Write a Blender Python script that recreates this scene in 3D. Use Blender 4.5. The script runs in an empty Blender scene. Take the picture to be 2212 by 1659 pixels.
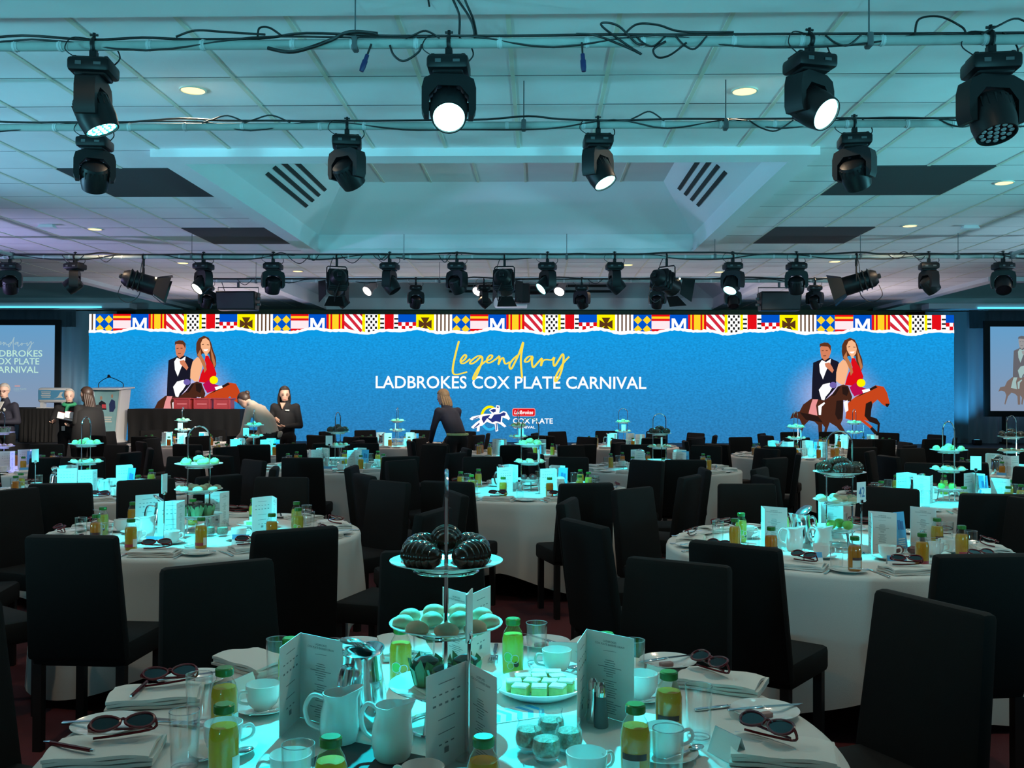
import bpy, bmesh, math, random
from mathutils import Vector, Matrix, Euler
random.seed(7)
R = math.radians
SC = bpy.context.scene
COL = SC.collection

# ------------------------------------------------------------------ camera
cam = bpy.data.objects.new('camera', bpy.data.cameras.new('camera'))
COL.objects.link(cam)
cam.data.sensor_width = 36.0
cam.data.lens = 36.0 * 2050 / 2212
cam.data.clip_end = 100
cam.matrix_world = (Matrix.Translation((0, 0, 1.55)) @ Matrix.Rotation(R(1.593), 4, 'Z')
                    @ Matrix.Rotation(R(90.8), 4, 'X') @ Matrix.Rotation(R(0.2), 4, 'Z'))
SC.camera = cam
# ------------------------------------------------------------------ world, exposure
W = bpy.data.worlds.new('hall_ambience'); SC.world = W; W.use_nodes = True
W.node_tree.nodes['Background'].inputs[0].default_value = (0.50, 0.66, 0.70, 1)
W.node_tree.nodes['Background'].inputs[1].default_value = 0.10
SC.view_settings.view_transform = 'Standard'
SC.view_settings.look = 'None'
SC.view_settings.gamma = 1.0
SC.view_settings.use_curve_mapping = False
SC.view_settings.exposure = 0.0
SPOT_W = 1700.0          # one moving head
CYAN = (0.012, 0.80, 0.92)
VIOLET = (0.25, 0.28, 1.0)
DOWN_W = 62.0           # one warm downlight
CEIL = 3.6
TZ = 0.75

# ------------------------------------------------------------------ materials
MATS = {}
def mat(name, col, rough=0.6, metal=0.0, spec=0.5, emis=0.0, ecol=None, noise=0.0, nscale=40.0, bump=0.0, bscale=200.0, sheen=0.0, coat=0.0):
    m = bpy.data.materials.new(name); m.use_nodes = True
    nt = m.node_tree; b = nt.nodes['Principled BSDF']
    c4 = (*col, 1)
    b.inputs['Base Color'].default_value = c4
    b.inputs['Roughness'].default_value = rough
    b.inputs['Metallic'].default_value = metal
    b.inputs['Specular IOR Level'].default_value = spec
    if coat: b.inputs['Coat Weight'].default_value = coat
    if sheen: b.inputs['Sheen Weight'].default_value = sheen
    if emis:
        b.inputs['Emission Color'].default_value = (*(ecol or col), 1)
        b.inputs['Emission Strength'].default_value = emis
    if noise or bump:
        tc = nt.nodes.new('ShaderNodeTexCoord')
    if noise:
        n = nt.nodes.new('ShaderNodeTexNoise'); n.inputs['Scale'].default_value = nscale; n.inputs['Detail'].default_value = 4
        nt.links.new(tc.outputs['Object'], n.inputs['Vector'])
        mx = nt.nodes.new('ShaderNodeMix'); mx.data_type = 'RGBA'
        mx.inputs[6].default_value = tuple(max(0, v * (1 - noise)) for v in col) + (1,)
        mx.inputs[7].default_value = tuple(min(1, v * (1 + noise)) for v in col) + (1,)
        nt.links.new(n.outputs['Fac'], mx.inputs[0]); nt.links.new(mx.outputs[2], b.inputs['Base Color'])
    if bump:
        n2 = nt.nodes.new('ShaderNodeTexNoise'); n2.inputs['Scale'].default_value = bscale; n2.inputs['Detail'].default_value = 3
        nt.links.new(tc.outputs['Object'], n2.inputs['Vector'])
        bp = nt.nodes.new('ShaderNodeBump'); bp.inputs['Strength'].default_value = bump; bp.inputs['Distance'].default_value = 0.004
        nt.links.new(n2.outputs['Fac'], bp.inputs['Height']); nt.links.new(bp.outputs['Normal'], b.inputs['Normal'])
    MATS[name] = m
    return m
def glow(name, col, s=1.0):
    m = bpy.data.materials.new(name); m.use_nodes = True; nt = m.node_tree
    nt.nodes.remove(nt.nodes['Principled BSDF'])
    e = nt.nodes.new('ShaderNodeEmission'); e.inputs[0].default_value = (*col, 1); e.inputs[1].default_value = s
    nt.links.new(e.outputs[0], nt.nodes['Material Output'].inputs[0])
    MATS[name] = m; return m
def glass(name, tint=(1, 1, 1), rough=0.03):
    m = bpy.data.materials.new(name); m.use_nodes = True; nt = m.node_tree
    nt.nodes.remove(nt.nodes['Principled BSDF'])
    t = nt.nodes.new('ShaderNodeBsdfTransparent'); t.inputs[0].default_value = (*tint, 1)
    g = nt.nodes.new('ShaderNodeBsdfGlossy'); g.inputs['Roughness'].default_value = rough
    f = nt.nodes.new('ShaderNodeLayerWeight'); f.inputs[0].default_value = 0.5
    pw = nt.nodes.new('ShaderNodeMath'); pw.operation = 'POWER'; pw.inputs[1].default_value = 3.0
    ad = nt.nodes.new('ShaderNodeMath'); ad.operation = 'MULTIPLY_ADD'; ad.inputs[1].default_value = 0.75; ad.inputs[2].default_value = 0.06
    mx = nt.nodes.new('ShaderNodeMixShader')
    nt.links.new(f.outputs['Facing'], pw.inputs[0]); nt.links.new(pw.outputs[0], ad.inputs[0]); nt.links.new(ad.outputs[0], mx.inputs[0])
    nt.links.new(t.outputs[0], mx.inputs[1]); nt.links.new(g.outputs[0], mx.inputs[2])
    nt.links.new(mx.outputs[0], nt.nodes['Material Output'].inputs[0])
    MATS[name] = m; return m
def juice(name, col):
    m = bpy.data.materials.new(name); m.use_nodes = True; nt = m.node_tree
    b = nt.nodes['Principled BSDF']; b.inputs['Base Color'].default_value = (*col, 1); b.inputs['Roughness'].default_value = 0.25
    tr = nt.nodes.new('ShaderNodeBsdfTranslucent'); tr.inputs[0].default_value = (*col, 1)
    mx = nt.nodes.new('ShaderNodeMixShader'); mx.inputs[0].default_value = 0.5
    nt.links.new(b.outputs[0], mx.inputs[1]); nt.links.new(tr.outputs[0], mx.inputs[2])
    nt.links.new(mx.outputs[0], nt.nodes['Material Output'].inputs[0])
    MATS[name] = m; return m
def lin(r, g, b):
    f = lambda c: c / 255 / 12.92 if c / 255 <= 0.04045 else ((c / 255 + 0.055) / 1.055) ** 2.4
    return (f(r), f(g), f(b))

mat('tile', (0.80, 0.81, 0.80), 0.85, noise=0.06, nscale=3, bump=0.15, bscale=160)
mat('tbar', (0.70, 0.68, 0.56), 0.6)
mat('plaster', (0.80, 0.81, 0.81), 0.8, noise=0.03, nscale=2)
mat('backing', (0.03, 0.03, 0.03), 0.9)
mat('blackpanel', (0.035, 0.036, 0.038), 0.85, bump=0.2)
mat('carpet', (0.085, 0.008, 0.012), 0.95, noise=0.35, nscale=6, bump=0.5, bscale=300)
mat('wall', (0.16, 0.16, 0.16), 0.8, noise=0.05)
mat('woodtrim', (0.20, 0.115, 0.055), 0.55, noise=0.25, nscale=5)
mat('stageblack', (0.022, 0.022, 0.025), 0.7)
mat('curtain', (0.20, 0.25, 0.29), 0.9, sheen=0.3)
mat('valance', (0.035, 0.045, 0.055), 0.9)
mat('drape', (0.014, 0.0135, 0.0135), 0.85, bump=0.2)
mat('chair', (0.0042, 0.0040, 0.0040), 0.8, spec=0.25, bump=0.25, bscale=500)
mat('leg', (0.006, 0.006, 0.006), 0.5)
mat('cloth', (0.66, 0.63, 0.60), 0.9, bump=0.25, bscale=400)
mat('napkin', (0.72, 0.70, 0.66), 0.9, bump=0.2, bscale=500)
mat('tabletop', (0.25, 0.18, 0.12), 0.6)
mat('china', (0.82, 0.82, 0.80), 0.12, coat=0.3)
mat('steel', (0.72, 0.73, 0.74), 0.12, metal=1.0)
mat('chrome', (0.8, 0.8, 0.8), 0.08, metal=1.0)
mat('capgreen', (0.03, 0.16, 0.02), 0.25)
mat('labelred', (0.45, 0.05, 0.06), 0.5)
mat('labelwhite', (0.75, 0.75, 0.70), 0.5)
mat('labelgreen', (0.20, 0.50, 0.08), 0.5)
mat('labelbrown', (0.10, 0.035, 0.03), 0.5)
mat('paper', (0.80, 0.80, 0.79), 0.7)
mat('ink', (0.22, 0.24, 0.25), 0.8)
mat('inkblue', (0.05, 0.16, 0.36), 0.7)
mat('cardblue', (0.10, 0.36, 0.62), 0.6)
mat('redplastic', (0.13, 0.006, 0.010), 0.2)
mat('lensdark', (0.008, 0.008, 0.010), 0.08, spec=0.4)
mat('bun', (0.56, 0.42, 0.27), 0.7, noise=0.3, nscale=30, bump=0.3, bscale=80)
mat('icing', (0.85, 0.83, 0.78), 0.6, noise=0.08, nscale=60, bump=0.5, bscale=120)
mat('glaze', (0.045, 0.022, 0.012), 0.12, noise=0.4, nscale=30, coat=0.6)
mat('greenroll', (0.42, 0.52, 0.22), 0.6, noise=0.4, nscale=45, bump=0.4, bscale=60)
mat('darkfood', (0.05, 0.025, 0.02), 0.5, noise=0.4, nscale=40, bump=0.4, bscale=90)
mat('slicecake', (0.42, 0.42, 0.14), 0.7, noise=0.35, nscale=70, bump=0.4, bscale=120)
mat('fruitgreen', (0.22, 0.48, 0.08), 0.35, noise=0.2, nscale=20)
mat('fruitred', (0.16, 0.03, 0.03), 0.4, noise=0.4, nscale=25)
mat('wrap', (0.17, 0.22, 0.09), 0.5, noise=0.3, nscale=40)
mat('granola', (0.30, 0.23, 0.17), 0.7, noise=0.9, nscale=150, bump=0.8, bscale=170)
mat('yogurt', (0.75, 0.74, 0.76), 0.5, noise=0.05)
mat('choc', (0.30, 0.16, 0.15), 0.4)
mat('nuts', (0.16, 0.035, 0.03), 0.5, noise=0.6, nscale=50, bump=0.6, bscale=80)
mat('pipe', (0.36, 0.40, 0.38), 0.75, spec=0.2, noise=0.15, nscale=12)
mat('tie', (0.55, 0.58, 0.58), 0.6)
mat('fixture', (0.006, 0.006, 0.0075), 0.45, spec=0.3)
mat('fixturetrim', (0.10, 0.10, 0.105), 0.5)
mat('sticker', (0.08, 0.085, 0.09), 0.5)
mat('yellowtag', (0.5, 0.48, 0.05), 0.5)
mat('cable', (0.008, 0.008, 0.009), 0.5)
mat('plugblue', (0.012, 0.02, 0.10), 0.4)
mat('whitepaint', (0.78, 0.79, 0.80), 0.35)
mat('redcrate', (0.80, 0.10, 0.12), 0.35)
mat('lecternprint', (0.30, 0.56, 0.60), 0.4, noise=0.25, nscale=3)
mat('edgeshade', (0.10, 0.11, 0.11), 0.9)  # tile sides coloured dark to stand in for shade in the seams
mat('frameblack', (0.006, 0.006, 0.007), 0.6)
mat('clothlightgrey', (0.50, 0.50, 0.50), 0.8)
glass('glass'); glass('glassrim', (1, 1, 1), 0.15); glass('boxclear', (0.96, 0.96, 0.96), 0.08)
juice('juice', (0.74, 0.45, 0.05)); juice('juiceorange', (0.74, 0.32, 0.04)); juice('juicegreen', (0.60, 0.56, 0.08))
MATS['glassrim'].node_tree.nodes['Math.001'].inputs[2].default_value = 0.45
glow('lampcyan', (0.35, 1.0, 1.0), 6.0); glow('lampdim', (0.08, 0.85, 0.9), 1.6); glow('lampwhite', (1.0, 0.97, 0.9), 7.0)
glow('lampwarm', (1.0, 0.62, 0.22), 3.2); glow('ledblue', (0.10, 0.62, 0.9), 1.6); glow('lampspark', (1.0, 0.8, 0.45), 5.0)
mat('ledoff', (0.30, 0.32, 0.33), 0.15)

# ------------------------------------------------------------------ mesh helpers
class MB:
    def __init__(s):
        s.v = []; s.f = []; s.m = []
    def add(s, verts, faces, M=None, mi=0):
        o = len(s.v)
        s.v += [tuple(M @ Vector(p)) for p in verts] if M is not None else [tuple(p) for p in verts]
        s.f += [tuple(i + o for i in f) for f in faces]; s.m += [mi] * len(faces)
        return s
    def box(s, c, d, M=None, mi=0, top=None):
        x, y, z = c; a, b, h = d[0] / 2, d[1] / 2, d[2] / 2
        tx, ty = top if top else (1, 1)
        v = [(x - a, y - b, z - h), (x + a, y - b, z - h), (x + a, y + b, z - h), (x - a, y + b, z - h),
             (x - a * tx, y - b * ty, z + h), (x + a * tx, y - b * ty, z + h), (x + a * tx, y + b * ty, z + h), (x - a * tx, y + b * ty, z + h)]
        return s.add(v, [(0, 3, 2, 1), (4, 5, 6, 7), (0, 1, 5, 4), (1, 2, 6, 5), (2, 3, 7, 6), (3, 0, 4, 7)], M, mi)
    def cbox(s, c, d, ch=0.01, seg=2, M=None, mi=0, verts=None):
        bm = bmesh.new(); bmesh.ops.create_cube(bm, size=1)
        for v in bm.verts:
            v.co = Vector((c[0] + v.co.x * d[0], c[1] + v.co.y * d[1], c[2] + v.co.z * d[2]))
        if verts:
            for v in bm.verts: v.co = Vector(verts(v.co))
        bmesh.ops.bevel(bm, geom=list(bm.edges), offset=ch, segments=seg, affect='EDGES', profile=0.5)
        bm.verts.index_update()
        s.add([v.co.copy() for v in bm.verts], [[v.index for v in f.verts] for f in bm.faces], M, mi); bm.free(); return s
    def lathe(s, prof, n=24, M=None, mi=0, c=(0, 0, 0), closed=False):
        vs = []; fs = []
        for (r, z) in prof:
            for k in range(n):
                a = 2 * math.pi * k / n; vs.append((c[0] + r * math.cos(a), c[1] + r * math.sin(a), c[2] + z))
        L = len(prof)
        for i in range(L - 1 if not closed else L):
            j = (i + 1) % L
            for k in range(n):
                q = (k + 1) % n; fs.append((i * n + k, i * n + q, j * n + q, j * n + k))
        if not closed:
            if prof[0][0] > 1e-6: fs.append(tuple(reversed(range(n))))
            if prof[-1][0] > 1e-6: fs.append(tuple((L - 1) * n + k for k in range(n)))
        return s.add(vs, fs, M, mi)
    def cyl(s, p0, p1, r0, r1=None, n=12, mi=0, M=None):
        return s.tube([p0, p1], r0, n, mi, M, r1)
    def tube(s, pts, r, n=8, mi=0, M=None, r1=None, closed=False):
        P = [Vector(p) for p in pts]; L = len(P); vs = []; fs = []; prev = None
        for i, p in enumerate(P):
            if closed: t = P[(i + 1) % L] - P[i - 1]
            else: t = P[min(i + 1, L - 1)] - P[max(i - 1, 0)]
            if t.length < 1e-9: t = Vector((0, 0, 1))
            t.normalize()
            if prev is None:
                u = t.orthogonal().normalized()
            else:
                u = prev - t * prev.dot(t)
                if u.length < 1e-6: u = t.orthogonal()
                u.normalize()
            prev = u; w = t.cross(u)
            rr = r if r1 is None else r + (r1 - r) * i / max(1, L - 1)
            if callable(r): rr = r(i / max(1, L - 1))
            for k in range(n):
                a = 2 * math.pi * k / n; vs.append(p + (u * math.cos(a) + w * math.sin(a)) * rr)
        for i in range(L if closed else L - 1):
            j = (i + 1) % L
            for k in range(n):
                q = (k + 1) % n; fs.append((i * n + k, i * n + q, j * n + q, j * n + k))
        if not closed:
            fs.append(tuple(reversed(range(n)))); fs.append(tuple((L - 1) * n + k for k in range(n)))
        return s.add(vs, fs, M, mi)
    def ell(s, c, d, n=14, m=8, M=None, mi=0, fn=None):
        prof = []
        vs = []; fs = []
        for i in range(m + 1):
            th = math.pi * i / m
            for k in range(n):
                a = 2 * math.pi * k / n
                p = Vector((math.sin(th) * math.cos(a), math.sin(th) * math.sin(a), -math.cos(th)))
                if fn: p = fn(p)
                vs.append((c[0] + p.x * d[0], c[1] + p.y * d[1], c[2] + p.z * d[2]))
        for i in range(m):
            for k in range(n):
                q = (k + 1) % n; fs.append((i * n + k, i * n + q, (i + 1) * n + q, (i + 1) * n + k))
        return s.add(vs, fs, M, mi)
    def prism(s, poly, d0, d1, M=None, mi=0):
        """polygon in x,z extruded along y from d0 to d1"""
        n = len(poly)
        vs = [(x, d0, z) for x, z in poly] + [(x, d1, z) for x, z in poly]
        fs = [tuple(range(n)), tuple(reversed(range(n, 2 * n)))] + [(i + n, (i + 1) % n + n, (i + 1) % n, i) for i in range(n)]
        return s.add(vs, fs, M, mi)
    def mesh(s, name, mats, ang=40):
        me = bpy.data.meshes.new(name); me.from_pydata(s.v, [], s.f)
        for m in (mats if isinstance(mats, (list, tuple)) else [mats]): me.materials.append(MATS[m])
        me.polygons.foreach_set('material_index', s.m)
        if ang:
            me.polygons.foreach_set('use_smooth', [True] * len(me.polygons))
            me.update(); me.set_sharp_from_angle(angle=R(ang))
        me.update(); return me
def fixn(me):
    bm = bmesh.new(); bm.from_mesh(me); bmesh.ops.recalc_face_normals(bm, faces=bm.faces); bm.to_mesh(me); bm.free(); return me
def link(name, data, parent=None, loc=(0, 0, 0), rot=(0, 0, 0), sc=None):
    o = bpy.data.objects.new(name, data); COL.objects.link(o)
    o.location = loc; o.rotation_euler = rot
    if sc is not None: o.scale = (sc, sc, sc) if not isinstance(sc, (tuple, list)) else sc
    if parent is not None: o.parent = parent
    return o
def tag(o, label, cat, group=None):
    o['label'] = label; o['category'] = cat
    if group: o['group'] = group
    return o
def struct(name, data, label=None, loc=(0, 0, 0), rot=(0, 0, 0)):
    o = link(name, data, None, loc, rot); o['kind'] = 'structure'
    if label: o['label'] = label
    return o
def inst(spec, name, label, cat, loc, rz=0.0, group=None, sc=None, rot=None, detail=True):
    """spec: a mesh (thing of one mesh) or a list of (part, mesh, [(sub, mesh)]) under an Empty"""
    r = rot if rot else (0, 0, rz)
    if isinstance(spec, bpy.types.Mesh):
        return tag(link(name, spec, None, loc, r, sc), label, cat, group)
    root = tag(link(name, None, None, loc, r, sc), label, cat, group); root.empty_display_size = 0.05
    for p in spec:
        o = link(p[0], p[1], root)
        for q in (p[2] if len(p) > 2 else []): link(q[0], q[1], o)
    return root
def crom(pts, k=6, closed=False):
    P = [Vector(p) for p in pts]; out = []
    n = len(P)
    for i in range(n if closed else n - 1):
        g = (lambda j: P[j % n]) if closed else (lambda j: P[max(0, min(n - 1, j))])
        p0, p1, p2, p3 = g(i - 1), g(i), g(i + 1), g(i + 2)
        for t in range(k):
            t /= k
            out.append(0.5 * ((2 * p1) + (p2 - p0) * t + (2 * p0 - 5 * p1 + 4 * p2 - p3) * t * t + (3 * p1 - p0 - 3 * p2 + p3) * t ** 3))
    if not closed: out.append(P[-1])
    return out
DG = None
def text_mesh(name, body, x0, x1, z0, z1, material, y=0.0, shear=0.0, bold=0.0, depth=0.0):
    cu = bpy.data.curves.new(name, 'FONT'); cu.body = body; cu.size = 1.0; cu.shear = shear; cu.offset = bold
    cu.resolution_u = 3; cu.extrude = depth
    o = bpy.data.objects.new(name, cu); COL.objects.link(o)
    dg = bpy.context.evaluated_depsgraph_get()
    me = bpy.data.meshes.new_from_object(o.evaluated_get(dg)); me.name = name
    bpy.data.objects.remove(o); bpy.data.curves.remove(cu)
    xs = [v.co.x for v in me.vertices]; ys = [v.co.y for v in me.vertices]
    ax, bx, ay, by = min(xs), max(xs), min(ys), max(ys)
    for v in me.vertices:
        px = x0 + (v.co.x - ax) / (bx - ax) * (x1 - x0); pz = z0 + (v.co.y - ay) / (by - ay) * (z1 - z0)
        v.co = (px, y, pz)
    me.materials.clear(); me.materials.append(MATS[material]); me.update(); return me
def spot(name, loc, target, watts, col, half=12.0, blend=0.45, rad=0.07, parent=None):
    l = bpy.data.lights.new(name, 'SPOT'); l.energy = watts; l.color = col; l.spot_size = R(half * 2); l.spot_blend = blend; l.shadow_soft_size = rad
    o = bpy.data.objects.new(name, l); COL.objects.link(o); o.location = loc
    d = Vector(target) - Vector(loc); o.rotation_euler = d.to_track_quat('-Z', 'Y').to_euler()
    return o

# ------------------------------------------------------------------ added ceiling fill spots behind and beside the camera, without fixtures
FILL_W = 1850.0
for x_, y_, tx_, ty_, c_, w_, h_ in [(-5.5, -2.6, -5.5, 8, (0.20, 0.80, 1.0), 0.7, 27), (-1.8, -2.6, -1.5, 8, (0.17, 0.82, 1.0), 0.45, 27), (1.8, -2.6, 1.5, 8, (0.17, 0.82, 1.0), 0.45, 27), (5.5, -2.6, 6.0, 8, (0.20, 0.82, 0.95), 0.9, 27),
                        (-9.5, 6.5, -1.0, 8.5, (0.28, 0.66, 1.0), 0.9, 30), (9.5, 6.5, 1.0, 8.5, (0.20, 0.82, 0.95), 0.9, 30), (-9.5, 2.0, -1.0, 5.5, (0.20, 0.80, 1.0), 0.7, 30), (9.5, 2.0, 1.0, 5.5, (0.18, 0.82, 1.0), 0.7, 30), (-10.5, 10.5, -3.0, 13.5, (0.50, 0.48, 1.0), 0.6, 28), (10.5, 10.5, 3.0, 13.5, (0.40, 0.72, 0.9), 0.6, 28)]:
    spot('added_ceiling_fill', (x_, y_, 1.3), (tx_, ty_, 4.6), FILL_W * w_, c_, h_, 1.0, 0.25)
# ================================================================== the room
X0, X1, Y0, Y1 = -14.57, 13.03, -3.57, 22.23
b = MB(); b.box(((X0 + X1) / 2, (Y0 + Y1) / 2, -0.05), (X1 - X0, Y1 - Y0, 0.1)); struct('floor', b.mesh('floor', 'carpet', 0), 'dark red patterned carpet floor')
b = MB(); b.box((X0 - 0.1, (Y0 + Y1) / 2, 1.85), (0.2, Y1 - Y0, 3.7)); struct('wall_left', b.mesh('wall_left', 'wall', 0))
b = MB(); b.box((X1 + 0.1, (Y0 + Y1) / 2, 1.85), (0.2, Y1 - Y0, 3.7)); struct('wall_right', b.mesh('wall_right', 'wall', 0))
b = MB(); b.box(((X0 + X1) / 2, Y1 + 0.1, 1.85), (X1 - X0, 0.2, 3.7)); struct('wall_back', b.mesh('wall_back', 'woodtrim', 0))
GX = lambda k: -0.17 + 0.6 * k
GY = lambda n: 6.03 + 0.6 * n
COFFERS = [(-5, 4, 3, 12, 0.55, 1.1), (-5, 4, -14, -2, 0.55, 1.1), (-8, 7, 17, 26, 0.9, 1.1), (13, 22, 17, 26, 0.8, 1.0), (-24, -13, 17, 26, 0.8, 1.0)]
def in_coffer(k, n):
    return any(a <= k < c2 and e <= n < f for a, c2, e, f, *_ in COFFERS)
PANELS = [(-7, 4), (-7, 9), (5, 4), (5, 9)]
def in_panel(k, n):
    return any(a <= k < a + 2 and e <= n < e + 2 for a, e in PANELS)
cells = [(k, n) for k in range(-24, 22) for n in range(-16, 27) if not in_coffer(k, n)]
b = MB()
for k, n in cells:
    b.add([(GX(k), GY(n), CEIL + 0.03), (GX(k + 1), GY(n), CEIL + 0.03), (GX(k + 1), GY(n + 1), CEIL + 0.03), (GX(k), GY(n + 1), CEIL + 0.03)], [(0, 3, 2, 1)])
ceiling = struct('ceiling', b.mesh('ceiling', 'backing', 0), 'suspended ceiling of pale square tiles with recessed coffers')
b = MB()
for k in range(-24, 23):
    runs = []
    for n in range(-16, 27):
        if in_coffer(k, n) or in_coffer(k - 1, n) or (in_panel(k, n) and in_panel(k - 1, n)): continue
        runs.append(n)
    st = None
    for i, n in enumerate(runs):
        if st is None: st = n
        if i == len(runs) - 1 or runs[i + 1] != n + 1:
            b.box((GX(k), (GY(st) + GY(n + 1)) / 2, CEIL + 0.002), (0.026, GY(n + 1) - GY(st), 0.006)); st = None
link('grid_bar', b.mesh('grid_bar', 'tbar', 0), ceiling)
t = MB(); t.box((0.3, 0.3, CEIL + 0.010), (0.590, 0.588, 0.012)); t.m = [0, 0, 1, 1, 1, 1]; tile_me = t.mesh('ceiling_tile', ['tile', 'edgeshade'], 0)
vis = [(n, k) for k, n in cells if not in_panel(k, n) and GY(n) > 4.4 and -0.62 < GX(k) / GY(n) < 0.56]
vis.sort(key=lambda q: q[0]); near = set(vis[:290]); rest = MB()
for k, n in cells:
    if in_panel(k, n): continue
    if (n, k) in near: link('ceiling_tile', tile_me, ceiling, (GX(k), GY(n), random.uniform(-0.001, 0.001)))
    else: rest.box((GX(k) + 0.3, GY(n) + 0.3, CEIL + 0.010), (0.590, 0.588, 0.012))
rest.m = [0, 0, 1, 1, 1, 1] * (len(rest.f) // 6); o = link('far_ceiling_tile', rest.mesh('far_ceiling_tile', ['tile', 'edgeshade'], 0), ceiling); o['kind'] = 'stuff'
p = MB(); p.box((0, 0, CEIL + 0.004), (1.19, 1.19, 0.016)); pm = p.mesh('ceiling_panel', 'blackpanel', 0)
for k, n in PANELS:
    link('ceiling_panel', pm, ceiling, (GX(k + 1), GY(n + 1), 0))
def ring(b, o, i, z0, z1, mi=0):
    """frustum ring between rect o at z0 and rect i at z1 (rects x0,x1,y0,y1)"""
    A = [(o[0], o[2], z0), (o[1], o[2], z0), (o[1], o[3], z0), (o[0], o[3], z0)]
    B = [(i[0], i[2], z1), (i[1], i[2], z1), (i[1], i[3], z1), (i[0], i[3], z1)]
    b.add(A + B, [(k, (k + 1) % 4, (k + 1) % 4 + 4, k + 4) for k in range(4)], None, mi)
for (a, c2, e, f, ix, iy) in COFFERS:
    r0 = (GX(a) - 0.06, GX(c2) + 0.06, GY(e) - 0.06, GY(f) + 0.06)
    gx, gy = 0.2, 0.24
    r1 = (r0[0] + gx, r0[1] - gx, r0[2] + gy, r0[3] - gy)
    b = MB(); ring(b, r0, r0, CEIL + 0.02, CEIL - 0.065); ring(b, r0, r1, CEIL - 0.065, CEIL - 0.065)
    ring(b, r1, r1, CEIL - 0.065, CEIL - 0.02)
    link('coffer_frame', b.mesh('coffer_frame', 'plaster', 30), ceiling)
    r2 = (r1[0] - 0.03, r1[1] + 0.03, r1[2] - 0.03, r1[3] + 0.03)
    b = MB(); ring(b, r1, r2, CEIL - 0.02, CEIL - 0.02); ring(b, r2, r2, CEIL - 0.02, CEIL + 0.2)
    link('coffer_riser', b.mesh('coffer_riser', 'plaster', 30), ceiling)
    r3 = (r2[0] + ix, r2[1] - ix, r2[2] + iy, r2[3] - iy)
    ZT = CEIL + 0.68
    b = MB(); ring(b, r2, r3, CEIL + 0.2, ZT); link('coffer_slope', b.mesh('coffer_slope', 'plaster', 30), ceiling)
    b = MB(); b.add([(r3[0], r3[2], ZT), (r3[1], r3[2], ZT), (r3[1], r3[3], ZT), (r3[0], r3[3], ZT)], [(0, 3, 2, 1)])
    link('coffer_panel', b.mesh('coffer_panel', 'tile', 0), ceiling)
    b = MB(); kx = math.ceil((r3[0] - GX(0)) / 0.6)
    while GX(kx) < r3[1]:
        b.box((GX(kx), (r3[2] + r3[3]) / 2, ZT - 0.004), (0.026, r3[3] - r3[2], 0.008)); kx += 1
    link('coffer_grid', b.mesh('coffer_grid', 'tbar', 0), ceiling)
    if (a, e) in ((-5, 3),):
        for sgn in (-1, 1):
            for q in range(4):
                s_ = 0.28 + q * 0.14
                b = MB()
                xx = (r2[0] + ix * s_) if sgn < 0 else (r2[1] - ix * s_); zz = CEIL + 0.2 + 0.48 * s_
                nx = 0.48 * (1 if sgn < 0 else -1); nz = -ix; ln = math.hypot(nx, nz)
                M = Matrix.Translation((xx + nx / ln * 0.004, 10.9, zz + nz / ln * 0.004)) @ Matrix.Rotation(math.atan2(0.48, ix) * (-1 if sgn < 0 else 1), 4, 'Y')
                b.box((0, 0, 0), (0.045, 1.75, 0.012), M)
                link('vent_slot', b.mesh('vent_slot', 'backing', 0), ceiling)
    if (a, e) == (-8, 17):
        for q in range(2):
            b = MB(); s_ = 0.3 + q * 0.2; yy = r2[3] - iy * s_; zz = CEIL + 0.2 + 0.48 * s_
            M = Matrix.Translation((-0.15, yy - 0.02, zz - 0.03)) @ Matrix.Rotation(math.atan2(-0.48, iy), 4, 'X')
            b.box((0, 0, 0), (3.7, 0.08, 0.02), M); link('vent_slot', b.mesh('vent_slot', 'backing', 0), ceiling)
# ---- downlights
prof = MB(); prof.lathe([(0.088, 0.006), (0.088, -0.006), (0.078, -0.006), (0.076, 0.004)], 28)
dl_ring = prof.mesh('trim_ring', 'tbar', 40)
d2 = MB(); d2.lathe([(0.0001, -0.002), (0.076, -0.001), (0.076, 0.004)], 28); dl_lamp = d2.mesh('diffuser', 'lampwarm', 40)
for i, (x, y) in enumerate([(-2.32, 6.27), (1.37, 6.35), (-5.46, 11.5), (4.4, 11.36), (4.41, 9.1), (-5.48, 14.44), (1.37, 14.66), (4.43, 14.32), (-3.94, 15.4), (2.94, 15.5),
                            (-5.46, 8.9), (-7.6, 12.0), (6.9, 12.0), (-2.32, 3.2), (1.37, 3.2), (4.4, 3.6), (-5.4, 3.6), (-1.2, 14.7), (-8.2, 8.4), (7.0, 8.0)]):  # unseen pair nearest the camera is added to warm the tablecloth fronts
    inst([('trim_ring', dl_ring), ('diffuser', dl_lamp)], 'downlight', 'round warm yellow downlight recessed in the tiled ceiling', 'downlight', (x, y, CEIL), 0, 'warm recessed ceiling downlights')
    spot('downlight_lamp', (x, y, CEIL - 0.02), (x, y, 0), DOWN_W, (1.0, 0.72, 0.47), 76, 0.6, 0.08)
# small ceiling devices
for (x, y) in [(-5.9, 11.2), (5.1, 11.35)]:
    b = MB(); b.box((0, 0, -0.02), (0.20, 0.10, 0.04), top=(0.8, 0.7)); tag(link('ceiling_sensor', b.mesh('ceiling_sensor', 'whitepaint', 0), None, (x, y, CEIL)), 'small white motion sensor box under the ceiling tiles', 'sensor', 'ceiling sensor boxes')
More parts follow.
